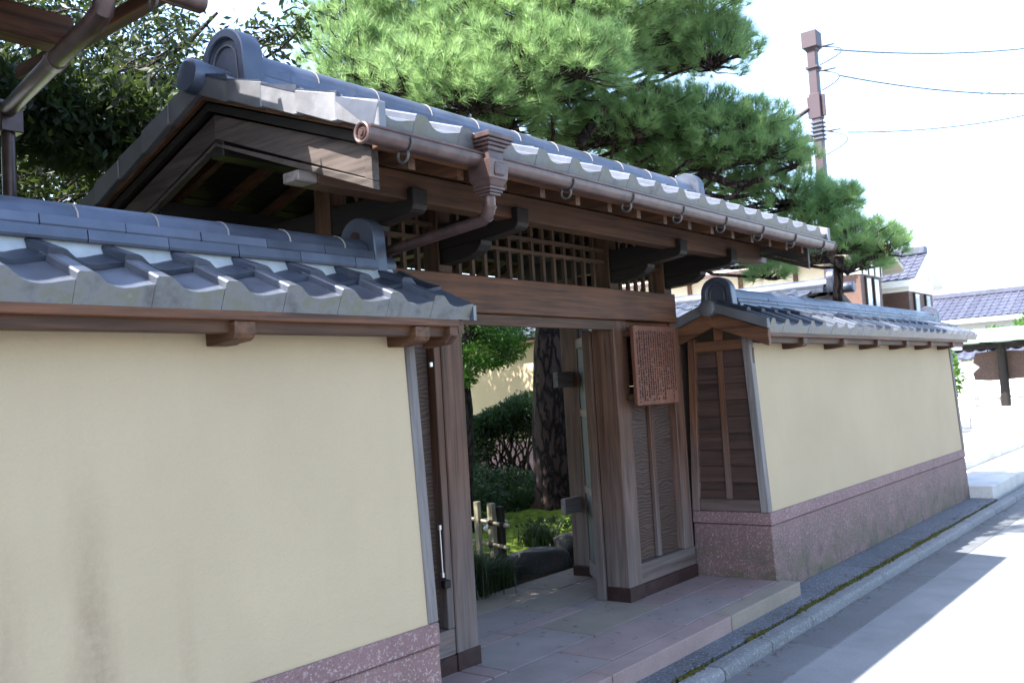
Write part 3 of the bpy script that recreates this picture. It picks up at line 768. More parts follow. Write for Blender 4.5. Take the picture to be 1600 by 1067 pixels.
for i in range(1, 9):
    if i == 1: continue
    o = put('gutter_hook', hme, (hx+i*.557, gy, gz), gut)
# strap behind hooks
# leader head: crown above the gutter, flared box, stepped collar
LX = 3.105; LY = 2.555
def frus(name, z0, z1, a0, a1, parent, m=M_COPPER, dy=0):
    return MB().hexa([(LX-a0,LY-a0+dy,z0),(LX+a0,LY-a0+dy,z0),(LX+a0,LY+a0+dy,z0),(LX-a0,LY+a0+dy,z0),(LX-a1,LY-a1+dy,z1),(LX+a1,LY-a1+dy,z1),(LX+a1,LY+a1+dy,z1),(LX-a1,LY+a1+dy,z1)]).obj(name, m, parent, bevel=.003)
lead = frus('leader_head', 2.435, 2.52, .060, .066, G)
frus('head_taper', 2.405, 2.435, .042, .060, lead)
for i, (a, z0, z1) in enumerate(((.050,2.392,2.405),(.043,2.380,2.392),(.036,2.368,2.380))): frus('collar_step', z0, z1, a, a, lead)
for i, (a, z0, z1) in enumerate(((.056,2.560,2.578),(.066,2.578,2.592),(.078,2.592,2.606),(.088,2.606,2.63))): frus('crown_step', z0, z1, a, a, lead)
frus('crown_neck', 2.52, 2.565, .050, .046, lead)
MB().box(LX-.032, LX+.032, LY-.072, LY-.058, 2.448, 2.508).obj('boss', M_COPPER, lead, bevel=.008)
pth = [(LX,LY,2.37),(LX,LY,2.325),(LX+.004,LY+.008,2.305),(LX+.012,LY+.03,2.288),(LX+.022,LY+.06,2.277),(3.16,3.0,2.255),(3.215,3.45,2.235),(3.22,3.56,2.23)]
dp = MB().tube(pth, .026, 14).obj('downpipe', M_COPPER, G, smooth=True)
for k in (3, 1):
    a, b = Vector(pth[k]), Vector(pth[k+1]); d = (b-a).normalized()
    MB().tube([a-d*.006, a+d*.006], .0295, 14).obj('pipe_collar', M_COPPER, dp, smooth=True)
# metal latch rod and keeper on the left wing
lr = MB(); lr.tube([(3.776,3.60,.80),(3.781,3.60,.54)], .005, 8); lr.tube([(3.776,3.60,.815),(3.776,3.60,.79)], .011, 10); lr.tube([(3.781,3.60,.555),(3.781,3.60,.53)], .010, 10)
lro = lr.obj('latch_rod', M_STEEL, G, smooth=True)
box('latch_keeper', WD['z'], G, 3.765, 3.815, 3.57, 3.605, .47, .515)
box('latch_plate', M_STEEL, G, 3.762, 3.785, 3.59, 3.607, 1.685, 1.715)

# ================================================================== INSCRIBED BOARD
SB = thing('inscribed_board', (6.07, 3.49, 1.66), 'reddish wooden board with columns of burnt characters hung beside the right gate post', 'sign')
bd = box('board', M_SIGN, SB, 5.775, 6.375, 3.49, 3.525, 1.375, 1.955, .005)
box('board_batten', W['x'], SB, 5.80, 6.35, 3.526, 3.60, 1.88, 1.92)
box('board_batten', W['x'], SB, 5.80, 6.35, 3.526, 3.60, 1.42, 1.46)
rg = random.Random(5); ink = MB()
for c in range(17):
    cx = 5.812+c*.0328; rows = rg.choice((27,28,26,24,28)); z = 1.925 if c not in (0,16) else 1.915
    for r in range(rows):
        z -= .0182
        if rg.random() < .05: continue
        for s in range(rg.choice((3,4,5))):
            hor = rg.random() < .55; L = rg.uniform(.005, .0095); t = rg.uniform(.0016, .0026)
            x_, z_ = cx+rg.uniform(-.005,.005), z+rg.uniform(-.0055,.0055)
            a, b = (L, t) if hor else (t, L*.9)
            ink.add([(x_-a,3.4880,z_-b),(x_+a,3.4880,z_-b+rg.uniform(-.001,.001)),(x_+a,3.4880,z_+b),(x_-a,3.4880,z_+b)], [(0,1,2,3)])
ino = ink.obj('inscription', M_INK, SB); ino['kind'] = 'stuff'

# ================================================================== NEIGHBOUR BUILDING (left, behind the wall)
NB = thing('neighbour_building', (-.5, 6.0, 0), 'building eave with brown timbers and copper rain pipe rising behind the near wall', 'building')
RT = np.array(r2); UPV = np.array(u2); AXV = np.array(ax)
def P3(x, y, D): return Vector(at(x, y, D).tolist())
def at(x, y, D): return np.array([0,0,1.5])+(RT*(x-800)/FPX-UPV*(y-533.5)/FPX+AXV)*D   # design aid: the world point at depth D along the view axis
box('wall_panel', M_CREAM, NB, -6, 1.90, 4.52, 9.0, .0, 3.3, 0)
MB().prism([(3.26,3.20),(3.26,3.28),(6.0,4.4),(9.0,3.28),(9.0,3.20),(6.0,4.3)], 'x', -6, 2.13).obj('roof', M_TILE, NB)
MB().prism([(4.52,3.302),(4.52,3.66),(6.0,4.28),(7.6,3.66),(7.6,3.302)], 'x', -6, 1.90).obj('gable_wall', M_CREAM, NB)
box('fascia_board', WR['x'], NB, -6, 2.17, 3.235, 3.258, 3.125, 3.25)
for i in range(14): box('rafter', WR['y'], NB, 1.98-.5*i, 2.04-.5*i, 3.27, 4.5, 3.14, 3.20)
box('purlin', WR['x'], NB, -6, 1.98, 3.92, 4.03, 3.12, 3.26)
g2 = MB().prism([(3.19+a, 3.14+b) for a, b in prof+inner], 'x', -6, 2.14).obj('gutter', M_COPPER, NB, smooth=True)
put('gutter_hook', hme, (1.93, 3.19, 3.14), g2)
c_ = P3(165, 0, 3.45)
MB().hexa([(c_.x-.04,c_.y-.04,c_.z),(c_.x+.04,c_.y-.04,c_.z),(c_.x+.04,c_.y+.04,c_.z),(c_.x-.04,c_.y+.04,c_.z),(c_.x-.07,c_.y-.07,c_.z+.10),(c_.x+.07,c_.y-.07,c_.z+.10),(c_.x+.07,c_.y+.07,c_.z+.10),(c_.x-.07,c_.y+.07,c_.z+.10)]).obj('leader_head', M_COPPER, NB, bevel=.004)
rp_ = MB().tube([P3(166,-12,3.45), P3(160,18,3.46), P3(145,38,3.52), P3(120,62,3.62), P3(90,92,3.8), P3(14,170,4.65)], .040, 12).obj('rain_pipe', M_COPPER, NB, smooth=True)
a_, b_ = P3(90,92,3.8), P3(84,98,3.86); MB().tube([a_, b_], .045, 12).obj('pipe_collar', M_COPPER, rp_, smooth=True)
c_ = P3(12, 188, 4.7)
MB().box(c_.x-.055, c_.x+.055, c_.y-.055, c_.y+.055, c_.z-.07, c_.z+.05).box(c_.x-.065, c_.x+.065, c_.y-.065, c_.y+.065, c_.z+.052, c_.z+.08).obj('hopper_box', M_COPPER, NB, bevel=.004)
MB().tube([(c_.x, c_.y, c_.z-.07), (c_.x, c_.y, .1)], .033, 12).obj('down_pipe', M_COPPER, NB, smooth=True)

# ================================================================== FOLIAGE
def curve_pts(a, b, n, wob, seed, sag=0.):
    r = random.Random(seed); a, b = Vector(a), Vector(b); out = []
    off = Vector((0,0,0))
    for i in range(n+1):
        t = i/n; p = a.lerp(b, t); p.z -= sag*math.sin(PI*t)
        if 0 < i < n: off = off*.5+Vector((r.uniform(-1,1), r.uniform(-1,1), r.uniform(-1,1)))*wob; p = p+off
        out.append(p)
    return out
def needles(tufts, dirs, count, L, width, rng, spread=(8, 78)):
    """each tuft: needles radiating from a point round its direction"""
    T = np.repeat(tufts, count, 0); D = np.repeat(dirs, count, 0); n = len(T)
    a = np.radians(spread[0]+(spread[1]-spread[0])*rng.random(n)**.8); ph = rng.random(n)*2*PI
    ref = np.where(np.abs(D[:, 2:3]) < .9, np.array([[0,0,1.]]), np.array([[1.,0,0]]))
    u = np.cross(D, ref); u /= np.linalg.norm(u, axis=1, keepdims=True); v = np.cross(D, u)
    d = D*np.cos(a)[:, None]+(u*np.cos(ph)[:, None]+v*np.sin(ph)[:, None])*np.sin(a)[:, None]
    ln = L*rng.uniform(.7, 1.1, n)[:, None]
    sidev = np.cross(d, rng.normal(size=(n,3))); sidev /= np.linalg.norm(sidev, axis=1, keepdims=True)
    base = T+D*rng.uniform(-.03, .035, n)[:, None]
    V = np.stack([base-sidev*width/2, base+sidev*width/2, base+d*ln], 1).reshape(-1, 3)
    return V, np.arange(len(V)).reshape(-1, 3)
def cards(P, D, L, Wd, rng):
    """pointed folded leaves: 4 verts, 2 tris"""
    n = len(P); s = np.cross(D, rng.normal(size=(n,3))); s /= np.linalg.norm(s, axis=1, keepdims=True)
    nn = np.cross(D, s); ln = (L*rng.uniform(.7, 1.25, n))[:, None]; wd = (Wd*rng.uniform(.7, 1.2, n))[:, None]
    V = np.stack([P, P+D*ln*.45+s*wd+nn*wd*.3, P+D*ln, P+D*ln*.45-s*wd+nn*wd*.3], 1).reshape(-1, 3)
    i = np.arange(n)[:, None]*4
    return V, np.concatenate([i+np.array([[0,1,2]]), i+np.array([[0,2,3]])])
def unit(v): return v/np.linalg.norm(v, axis=1, keepdims=True)

# ---- pixel-free placement: pads of the pine given as world centre and radii (metres)

PT = thing('pine_tree', (8.35, 6.05, .1), 'tall pine with layered bright green needle clouds standing behind the gate', 'tree')
rng = np.random.default_rng(11)
base = Vector((8.20, 6.05, .05))
tr = MB()
tp = [base+Vector((.0,.0,-.2)), base+Vector((0,0,.05)), base+Vector((-.01,0,.35)), base+Vector((-.05,.0,1.0)), base+Vector((-.02,-.05,1.9)), base+Vector((.10,-.1,2.9)), base+Vector((.0,.1,3.7)), base+Vector((-.3,.2,4.5)), base+Vector((-.35,.1,5.4))]
tr.tube(tp, [.42,.30,.235,.205,.19,.17,.15,.12,.08], 14)
for a in range(6):
    q = a*PI/3+.3; tr.tube([base+Vector((.1*math.cos(q), .1*math.sin(q), .3)), base+Vector((.36*math.cos(q), .36*math.sin(q), -.02)), base+Vector((.5*math.cos(q), .5*math.sin(q), -.2))], [.14,.10,.05], 7)
tr.obj('trunk', M_PBARK, PT, smooth=True)
pads = [ # px, py, depth, rx_px, ry_px
 (545,20,9.2,75,60),(560,95,8.9,70,55),(640,45,9.4,110,60),(650,135,8.8,120,55),(735,150,8.7,110,50),(700,85,9.0,100,60),
 (760,40,9.2,120,55),(850,25,9.2,120,45),(830,95,8.7,110,55),(900,95,8.6,85,55),(930,25,9.4,100,50),(760,-60,9.5,260,60),(980,-40,9.8,160,60),
 (790,190,9.3,80,30),(1010,45,9.9,80,55),(1090,20,10.2,75,50),(1110,80,10.1,75,60),(1060,95,10.4,60,35),(1150,70,10.3,32,40),
 (870,170,10.2,60,30),(960,205,10.2,110,36),(1050,200,10.3,100,42),(1130,215,10.2,90,40),(1190,235,10.1,70,36),(1240,250,10.1,40,26),(1010,240,10.8,90,26),(900,215,10.6,80,26),
 (1150,290,10.8,70,22),(1230,310,10.5,85,34),(1290,320,10.4,56,28),(1320,308,10.3,30,16),(1260,355,10.7,80,28),(1330,375,10.3,75,34),(1000,170,10.0,80,30),(1100,165,10.1,55,26),(1170,190,10.0,60,28),(1120,255,10.4,90,24),(1040,262,10.6,80,22),(560,150,9.3,60,40),(1385,385,10.2,32,26),(1350,410,10.4,40,18),
 (600,80,9.6,120,90),(700,130,9.5,130,60),(820,60,9.7,160,70),(940,90,9.8,90,50),(1030,75,10.2,70,45),(880,140,9.6,70,35),
 ('w',(6.7,3.98,5.5),.75,.40,.28),('w',(7.8,3.95,5.65),.75,.40,.28),('w',(8.7,3.92,5.75),.55,.38,.26),  # unseen pads above the view, added to shade the right wall roof
 (1215,400,10.4,55,14),(1200,430,10.2,36,12)]
TU = []; DI = []; tw = MB(); pc = []
for pad in pads:
    if pad[0] == 'w': c = np.array(pad[1]); R1, R2, R3 = pad[2:]; D = 9; px = py = 0
    else:
        px, py, D, rx, ry = pad; c = at(px, py, D); R1 = rx*D/FPX; R3 = ry*D/FPX; R2 = min(R1*.85, .75)
    if 1: pass
    pc.append((c, R1, R3, D))
    area = R1*R3*PI+R1*R2*PI*.8; n = int(area*175)+25
    q = unit(rng.normal(size=(n*2, 3))); q = q[q[:, 1] > -.65][:n]; n = len(q)     # local: x right, y up, z toward viewer
    rad = np.where(rng.random(n) < .72, rng.uniform(.82, 1.05, n), rng.uniform(.3, .85, n))
    lump = 1+.16*np.sin(q[:, 0]*9+px)+.12*np.sin(q[:, 2]*8+py)
    # axes: x along view right, z world up, y horizontal depth
    up_ = np.array([0,0,1.]); rr = np.array([RT[0], RT[1], 0]); rr /= np.linalg.norm(rr); dd = np.cross(up_, rr)
    P = c+(rr[None]*(q[:, 0:1]*R1)+up_[None]*(q[:, 1:2]*R3)+dd[None]*(q[:, 2:3]*R2))*(rad*lump)[:, None]
    Dn = unit(rr[None]*q[:, 0:1]*.7+up_[None]*(q[:, 1:2]*.8+.75)+dd[None]*q[:, 2:3]*.7+rng.normal(size=(n,3))*.22)
    TU.append(P); DI.append(Dn)
    for k in range(0, n, 5):
        pa = Vector(c.tolist())+Vector((0,0,-R3*.5)); pb = Vector(P[k].tolist())
        tw.tube(curve_pts(pa, pb, 3, .03, k), [.014,.010,.007,.004], 4, cap=False)
V, F = needles(np.concatenate(TU), np.concatenate(DI), 44, .15, .0046, rng, (4, 66))
soup('crown', V, F, M_NEEDLE, PT)
lm = MB()
T = lambda i: Vector(tp[i])
def limb(a, b, r0, r1, seed, n=7, w=.10): lm.tube(curve_pts(a, b, n, w, seed), [r0+(r1-r0)*i/n for i in range(n+1)], 8)
for k, (c, R1, R3, D) in enumerate(pc):
    src = T(7) if pads[k][0] == 'w' or pads[k][1] < 100 else (T(6) if pads[k][1] < 180 else T(5))
    limb(src, Vector(c.tolist())-Vector((0,0,R3*.3)), .032, .014, k+50)
for pp, r0, r1 in (([(905,225,9.6),(960,150,9.7),(1010,132,9.8),(1060,160,9.9),(1100,150,10)], .06, .03), ([(1000,215,10.0),(975,180,9.9),(940,140,9.9),(905,128,9.7)], .05, .03),
                   ([(1050,300,10.4),(1100,272,10.2),(1150,290,10.1),(1190,280,10.0),(1240,300,10.2)], .06, .025), ([(1080,300,10.5),(1140,310,10.3),(1190,302,10.3),(1230,320,10.4)], .03, .015),
                   ([(1190,395,10.5),(1255,408,10.3),(1300,405,10.2),(1325,425,10.2),(1345,410,10.2),(1370,400,10.2)], .06, .03), ([(1310,400,10.3),(1310,440,10.3),(1305,520,10.4)], .06, .05),
                   ([(840,190,9.8),(870,150,9.7),(915,130,9.6)], .05, .04)):
    c_ = [P3(*q) for q in pp]; n = len(c_)
    lm.tube(c_, [r0+(r1-r0)*i/(n-1) for i in range(n)], 8)
lm.v += []; lm.obj('limbs', M_PBARK, PT, smooth=True)
two = tw.obj('twigs', M_PBARK, PT); two['kind'] = 'stuff'

def leafy(name, parent, cen, rad, n, L, Wd, m, rng, bias=(0,0,.4), shell=.6, clump=0):
    q = unit(rng.normal(size=(n, 3))); r = np.where(rng.random(n) < shell, rng.uniform(.8, 1.05, n), rng.uniform(.2, .9, n))
    lump = 1+.12*np.sin(q[:, 0]*8+q[:, 2]*5)+.1*np.sin(q[:, 1]*9)
    P = np.array(cen)+q*np.array(rad)*(r*lump)[:, None]
    D = unit(q*.7+np.array(bias)+rng.normal(size=(n,3))*.5)
    V, F = cards(P, D, L, Wd, rng); return V, F
def join(parts):
    Vs = []; Fs = []; k = 0
    for V, F in parts: Vs.append(V); Fs.append(F+k); k += len(V)
    return np.concatenate(Vs), np.concatenate(Fs)
# ---- broad-leaved evergreen behind the near wall, left
BT = thing('broadleaf_tree', (3.0, 8.5, 0), 'dark glossy broad-leaved tree behind the near wall at the left', 'tree')
rng = np.random.default_rng(21)
bb = MB()
def dp(x, y, D): return Vector(at(x, y, D).tolist())
bb.tube([(2.3,8.6,-.2),(2.4,8.5,1.5),dp(-60,260,7.6),dp(20,205,7.2),dp(80,188,7.0),dp(150,165,6.9),dp(200,150,6.8),dp(260,118,6.7)], [.2,.18,.13,.11,.095,.08,.05,.022], 9)
for q in ([(20,205,7.2),(60,160,7.3),(130,120,7.4),(190,60,7.3)],[(90,190,7.0),(140,215,7.2),(210,210,7.2),(270,215,7.4)],[(60,190,7.1),(90,120,7.1),(130,70,7.2),(200,20,7.2)],[(150,165,6.9),(210,120,7.0),(300,60,7.0),(340,20,7)],[(30,200,7.2),(90,260,7.4),(160,290,7.5)],[(200,150,6.8),(185,120,6.9),(182,90,7)],[(20,205,7.2),(-40,100,7.2),(-60,0,7.4)]):
    c_ = [dp(*p) for p in q]; n = len(c_); bb.tube(c_, [.045-.035*i/(n-1) for i in range(n)], 6)
bb.tube([dp(-60,260,7.6), (2.0,6.6,4.2), (1.9,5.2,4.7), (1.65,4.1,4.5)], [.09,.06,.04,.02], 6)  # bough added out of view to carry the shading leaf mass
bb.obj('trunk', M_BARK, BT, smooth=True)
# clusters of leaves at twig ends
NC = 1500
cx = rng.uniform(-120, 330, NC); cy = rng.uniform(-60, 330, NC)
ok = (cx < 300-.0*cy) & ~((cx > 240) & (cy > 60+rng.uniform(-20,20,NC)) & (cy < 140) & (rng.random(NC) < .3)) & ~((cx > 255-(cy < 60)*20*rng.random(NC)) & (cy < 25))
ok &= (np.sin(cx*.031+1)*np.sin(cy*.043+2)+rng.uniform(-.9,.9,NC)) > -.75
cx, cy = cx[ok], cy[ok]; cD = rng.uniform(6.3, 9.2, len(cx))
CP = np.array([at(a, b, d) for a, b, d in zip(cx, cy, cD)])
ex1 = [(350+i*9, 92-i*3+rng.uniform(-12,12), 7.2) for i in range(5)]+[(420+i*7, 70-i*6+rng.uniform(-14,14), 7.1) for i in range(9)]+[(400+i*10, 60+rng.uniform(-18,14), 7.3) for i in range(7)]+[(330,60,7.2),(345,70,7.1),(375,45,7.3)]
CP = np.concatenate([CP, np.array([at(*q) for q in ex1])])
k = 17; PP = np.repeat(CP, k, 0)+rng.normal(size=(len(CP)*k, 3))*.085
DD = unit(rng.normal(size=(len(PP), 3))*.8+np.array([.25,-.3,-.15]))
V, F = cards(PP, DD, .082, .0155, rng)
_v, _f = leafy('', None, (2.9,5.42,3.3), (1.1,.5,.26), 8000, .085, .019, M_LEAF, rng, (0,0,0), .3); _v2, _f2 = leafy('', None, (1.65,4.07,4.5), (.42,.28,.18), 3500, .085, .019, M_LEAF, rng, (0,0,0), .3); V, F = join([(V, F), (_v, _f), (_v2, _f2)])  # two leaf masses added to shade the path floor and the gate's ridge end
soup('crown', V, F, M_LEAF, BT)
tb = MB()
for i in range(0, len(CP), 2):
    a = Vector(CP[i].tolist()); b = a+Vector((-.25+.2*random.random(), .12, -.2+.25*random.random())); tb.tube([b, a.lerp(b,.5)+Vector((0,0,.03)), a], [.009,.006,.004], 4, cap=False)
tb.tube([dp(330,130,7.3), dp(400,100,7.2), dp(440,75,7.1), dp(482,35,7.1)], [.02,.014,.009,.005], 5)
tb.obj('twigs', M_BARK, BT)['kind'] = 'stuff'

# ================================================================== GARDEN seen through the gate
gm = []
NX, NY = 60, 50
xs_ = np.linspace(2.5, 11.9, NX); ys_ = np.linspace(5.12, 16, NY)
Vg = []
for yy in ys_:
    for xx in xs_:
        edge = min(1., max(0., (yy-5.12)/.28))
        h = -.05+edge*(.20+.04*math.sin(xx*2.1)*math.cos(yy*1.7)+.02*math.sin(xx*5+yy*4))+.025*max(0, yy-6)
        h += .18*math.exp(-((xx-8.2)**2+(yy-6.1)**2)/.9)*.6
        Vg.append((xx, yy, h))
Fg = [(j*NX+i, j*NX+i+1, (j+1)*NX+i+1, (j+1)*NX+i) for j in range(NY-1) for i in range(NX-1)]
o = MB().add(Vg, Fg).obj('moss_ground', M_MOSS, smooth=True); o['kind'] = 'structure'
MB().box(-6, 12.0, 3.6, 16, -.5, -.03).obj('garden_soil', M_SOIL)['kind'] = 'structure'
ST = thing('shade_evergreen', (6.2, 9.6, .2), 'unseen dense evergreen behind the gate roof, added to shade the garden moss and path', 'tree')  # unseen tree, its crown added and placed to shade the garden and path
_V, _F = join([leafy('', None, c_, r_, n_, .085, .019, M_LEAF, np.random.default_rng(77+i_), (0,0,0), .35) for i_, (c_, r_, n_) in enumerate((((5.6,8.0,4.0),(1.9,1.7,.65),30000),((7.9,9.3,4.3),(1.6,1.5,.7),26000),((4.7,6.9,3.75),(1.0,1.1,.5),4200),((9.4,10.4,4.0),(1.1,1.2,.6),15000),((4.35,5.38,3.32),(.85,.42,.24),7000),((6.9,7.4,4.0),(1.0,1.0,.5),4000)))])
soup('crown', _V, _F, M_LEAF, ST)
MB().tube([(6.2,9.6,-.1),(6.15,9.55,1.5),(6.3,9.4,3.0),(6.1,9.2,4.4)], [.16,.13,.10,.04], 8).obj('trunk', M_BARK, ST, smooth=True)
# rocks edging the path
def rock(x, y, z, sx, sy, sz, seed, label, m=M_ROCK, group='rocks edging the garden path'):
    me = bpy.data.meshes.new('garden_rock'); bm = bmesh.new(); bmesh.ops.create_icosphere(bm, subdivisions=3, radius=1)
    r = random.Random(seed); ph = [r.uniform(0, 6) for _ in range(6)]
    for v in bm.verts:
        c = v.co; d = 1+.16*math.sin(c.x*3+ph[0])*math.sin(c.y*3.3+ph[1])+.10*math.sin(c.z*5+ph[2]+c.x*4)+.04*math.sin(c.y*11+ph[3])
        v.co = Vector((max(-.8, min(.8, c.x*d)), c.y*d, max(-.75, min(.78, c.z*d))))
        v.co.x *= sx; v.co.y *= sy; v.co.z *= sz
    bm.to_mesh(me); bm.free(); me.materials.append(m)
    me.polygons.foreach_set('use_smooth', [True]*len(me.polygons))
    o = put('garden_rock', me, (x, y, z), None, (0,0,r.uniform(0,3))); tag(o, label, 'rock', group)
rock(6.55,5.08,.0,.34,.2,.19,1,'dark edging rock behind the rear gate post')
rock(6.02,5.20,.0,.30,.2,.19,2,'broad dark edging rock below the mossy bank, at the middle of the opening')
rock(5.55,5.22,-.02,.2,.16,.14,3,'low dark edging rock beside the grass clump')
rock(7.1,4.98,.06,.3,.2,.2,4,'dark edging rock at the right, mostly hidden by the rear gate post')
rock(7.45,6.75,.36,.1,.08,.13,5,'small pale upright stone standing on sunlit moss', M_PALE, 'pale stones on the moss')
rock(7.25,6.15,.24,.16,.1,.06,6,'flat pale stone lying by the foot of the pine', M_PALE, 'pale stones on the moss')
rock(7.05,6.02,.22,.09,.07,.05,7,'small flat pale stone left of the pine foot', M_PALE, 'pale stones on the moss')
rock(8.35,7.9,.55,.75,.16,.17,8,'long low moss-topped stone behind the pale upright stone', M_ROCK, 'pale stones on the moss')
# garden boundary wall facing us
GW = thing('garden_wall', (11.7, 9.5, 0), 'ochre garden wall with tiled roof at the back of the garden, dappled with sun', 'wall')
box('plinth', M_PLINTH, GW, 11.42, 11.98, 4.4, 17, -.2, .78, 0)
box('plinth_band', M_BAND, GW, 11.41, 11.99, 4.4, 17, .66, .79, .004)
MB().prism([(11.45,.79),(11.50,2.33),(11.90,2.33),(11.95,.79)], 'y', 4.4, 17).obj('plaster_face', M_PLASTER, GW)
MB().box(11.28, 12.12, 4.3, 17.1, 2.30, 2.345).obj('eave_board', W['y'], GW)
gem = tile_mesh('eave_tile', .262, .27, .018, -.06, M_EAVE); grm = tile_mesh('roof_tile', .262, .25, .018, None, M_TILE)
n_ = 46
for i in range(n_):
    y = 4.35+.262*i
    s = 0; ang = math.atan(.47)
    for r_i, e in enumerate((.22,.25)):
        tl = ang-(.02/e if r_i else 0); bs = .02 if r_i else 0
        xx = 11.22+s*math.cos(ang); zz = 2.42+s*math.sin(ang)+bs
        put('eave_tile' if r_i == 0 else 'roof_tile', gem if r_i == 0 else grm, (xx, y+.262, zz), GW, (tl, 0, -PI/2))
        put('eave_tile' if r_i == 0 else 'roof_tile', gem if r_i == 0 else grm, (23.4-xx, y, zz), GW, (tl, 0, PI/2))
        s += e
for k_, (hw, h) in enumerate(((.15,.05),(.13,.05))):
    box('course_tile', M_RIDGE, GW, 11.7-hw, 11.7+hw, 4.2, 17, 2.56+k_*.052, 2.61+k_*.052, .004)
MB().prism([(11.7+a, 2.665+b) for a, b in arc(.085, PI, 0, 10)], 'y', 4.15, 17).obj('ridge_cap', M_RIDGE, GW, smooth=True)
o = onigawara(GW, 0, 0, 0, .26, .30, .09, face=-1); o.rotation_euler = (0,0,PI/2); o.location = (11.7, 4.12, 2.70)
MB().tube([(11.7,3.86,2.60),(11.7,3.87,2.60),(11.7,4.15,2.60)], [.06,.07,.065], 14).obj('ridge_end_roll', M_RIDGE, GW, smooth=True)
for s in (-1, 1):
    MB().prism([(11.7, 2.56),(11.7, 2.48),(11.7+s*.48, 2.27),(11.7+s*.48, 2.37)], 'y', 4.02, 4.32).obj('bargeboard', WD['x'], GW)

rng = np.random.default_rng(31)
SH = thing('azalea_shrub', (9.6, 8.0, .2), 'flat-topped dark green shrub with bare crooked stems before the garden wall', 'shrub')
c0 = at(745,680,12.2); c1 = at(795,668,12.2); c2 = at(835,650,12.0)
V, F = join([leafy('', None, at(a_, b_, d_), (q_, q_, h_), n_, .045, .012, M_BUSH, rng) for a_, b_, d_, q_, h_, n_ in ((748,668,12.2,.36,.15,4200),(775,660,12.1,.3,.14,3000),(800,650,12.2,.36,.16,4200),(832,634,12.1,.36,.17,4000),(742,700,12.0,.28,.2,2200),(738,745,11.8,.22,.3,1800),(800,680,12.2,.35,.08,700),(835,665,12.1,.3,.09,800))])
soup('crown', V, F, M_BUSH, SH)
sm = MB()
for i in range(34):
    x0 = 760+i*4+random.uniform(-4,4); x1 = 742+i*5+random.uniform(-22,22)
    sm.tube(curve_pts(P3(768+(i % 9)*8, 768, 12.1), P3(735+i*3.4, 672-i*.9, 12.1+random.uniform(-.3,.3)), 6, .07, i+3), [.016,.015,.014,.012,.01,.008,.006], 5, cap=False)
sm.obj('stems', M_BARK, SH)
GT = thing('garden_tree', (6.9, 7.8, .2), 'slim dark trunk with fine bright green leaves inside the gate at the left', 'tree')
V, F = join([leafy('', None, at(x, y, d), (a, a, b), n, .05, .010, M_MAPLE, rng, (0,0,-.1), .4) for x, y, d, a, b, n in
    ((760,525,9.6,.32,.13,1500),(735,560,9.3,.22,.16,1200),(790,545,9.7,.22,.12,1000),(745,505,9.5,.3,.1,1000),(770,565,9.6,.2,.06,600),(725,590,9.2,.12,.1,400),(805,520,9.9,.18,.08,500))])
soup('crown', V, F, M_MAPLE, GT)
gtm = MB(); gtm.tube([P3(728,860,9.4), P3(727,740,9.4), P3(730,640,9.4), P3(722,560,9.4), P3(732,520,9.4), P3(722,440,9.4)], [.10,.08,.06,.05,.055,.05], 8)
gtm.tube([P3(728,540,9.4), P3(752,520,9.5), P3(768,545,9.6), P3(800,535,9.7)], [.03,.025,.02,.01], 6)
gtm.obj('trunk', M_BARK, GT, smooth=True)
# low ground plants
V, F = join([leafy('', None, at(x, y, d), (a, a, b), n, .05, .014, M_BUSH, rng) for x, y, d, a, b, n in
    ((735,760,10.5,.35,.22,2200),(790,762,11.3,.55,.2,2600),(830,770,11,.4,.2,1800),(815,790,10.2,.22,.18,1500),(740,780,9.8,.3,.16,1500),(875,820,9.4,.35,.05,900))])
o = soup('ground_cover', V, F, M_BUSH, kind='stuff')
def blades(name, x, y, z, n, L, R, label, group=None):
    rg_ = np.random.default_rng(int(x*100)); a = rg_.random(n)*2*PI; t = rg_.uniform(.1, 1.15, n); ln = L*rg_.uniform(.6, 1.1, n)
    b = np.stack([x+R*rg_.normal(size=n)*.3, y+R*rg_.normal(size=n)*.3, np.full(n, z)], 1)
    d1 = np.stack([np.cos(a)*np.sin(t*.4), np.sin(a)*np.sin(t*.4), np.cos(t*.4)], 1); d2 = np.stack([np.cos(a)*np.sin(t*1.4), np.sin(a)*np.sin(t*1.4), np.cos(t*1.4)], 1)
    s = np.stack([-np.sin(a), np.cos(a), a*0], 1)*.004
    m1 = b+d1*ln[:, None]*.55; e = m1+d2*ln[:, None]*.5
    V = np.stack([b-s, b+s, m1+s*.8, m1-s*.8, e], 1).reshape(-1, 3); i = np.arange(n)[:, None]*5
    F = np.concatenate([i+np.array([[0,1,2]]), i+np.array([[0,2,3]]), i+np.array([[3,2,4]])])
    return tag(soup(name, V, F, M_GRASS), label, 'grass clump', group)
blades('grass_clump', 5.42, 4.93, -.03, 1500, .42, .32, 'dark arching grass clump in front of the bamboo fence, nearest the left post', 'grass clumps beside the path')
blades('grass_clump', 5.78, 4.98, -.03, 900, .30, .26, 'smaller grass clump to the right of the big one, below the fence end', 'grass clumps beside the path')
blades('grass_clump', 7.0, 5.4, .1, 700, .22, .28, 'low grass tuft at the pine foot beside the tie beam end', 'grass clumps beside the path')
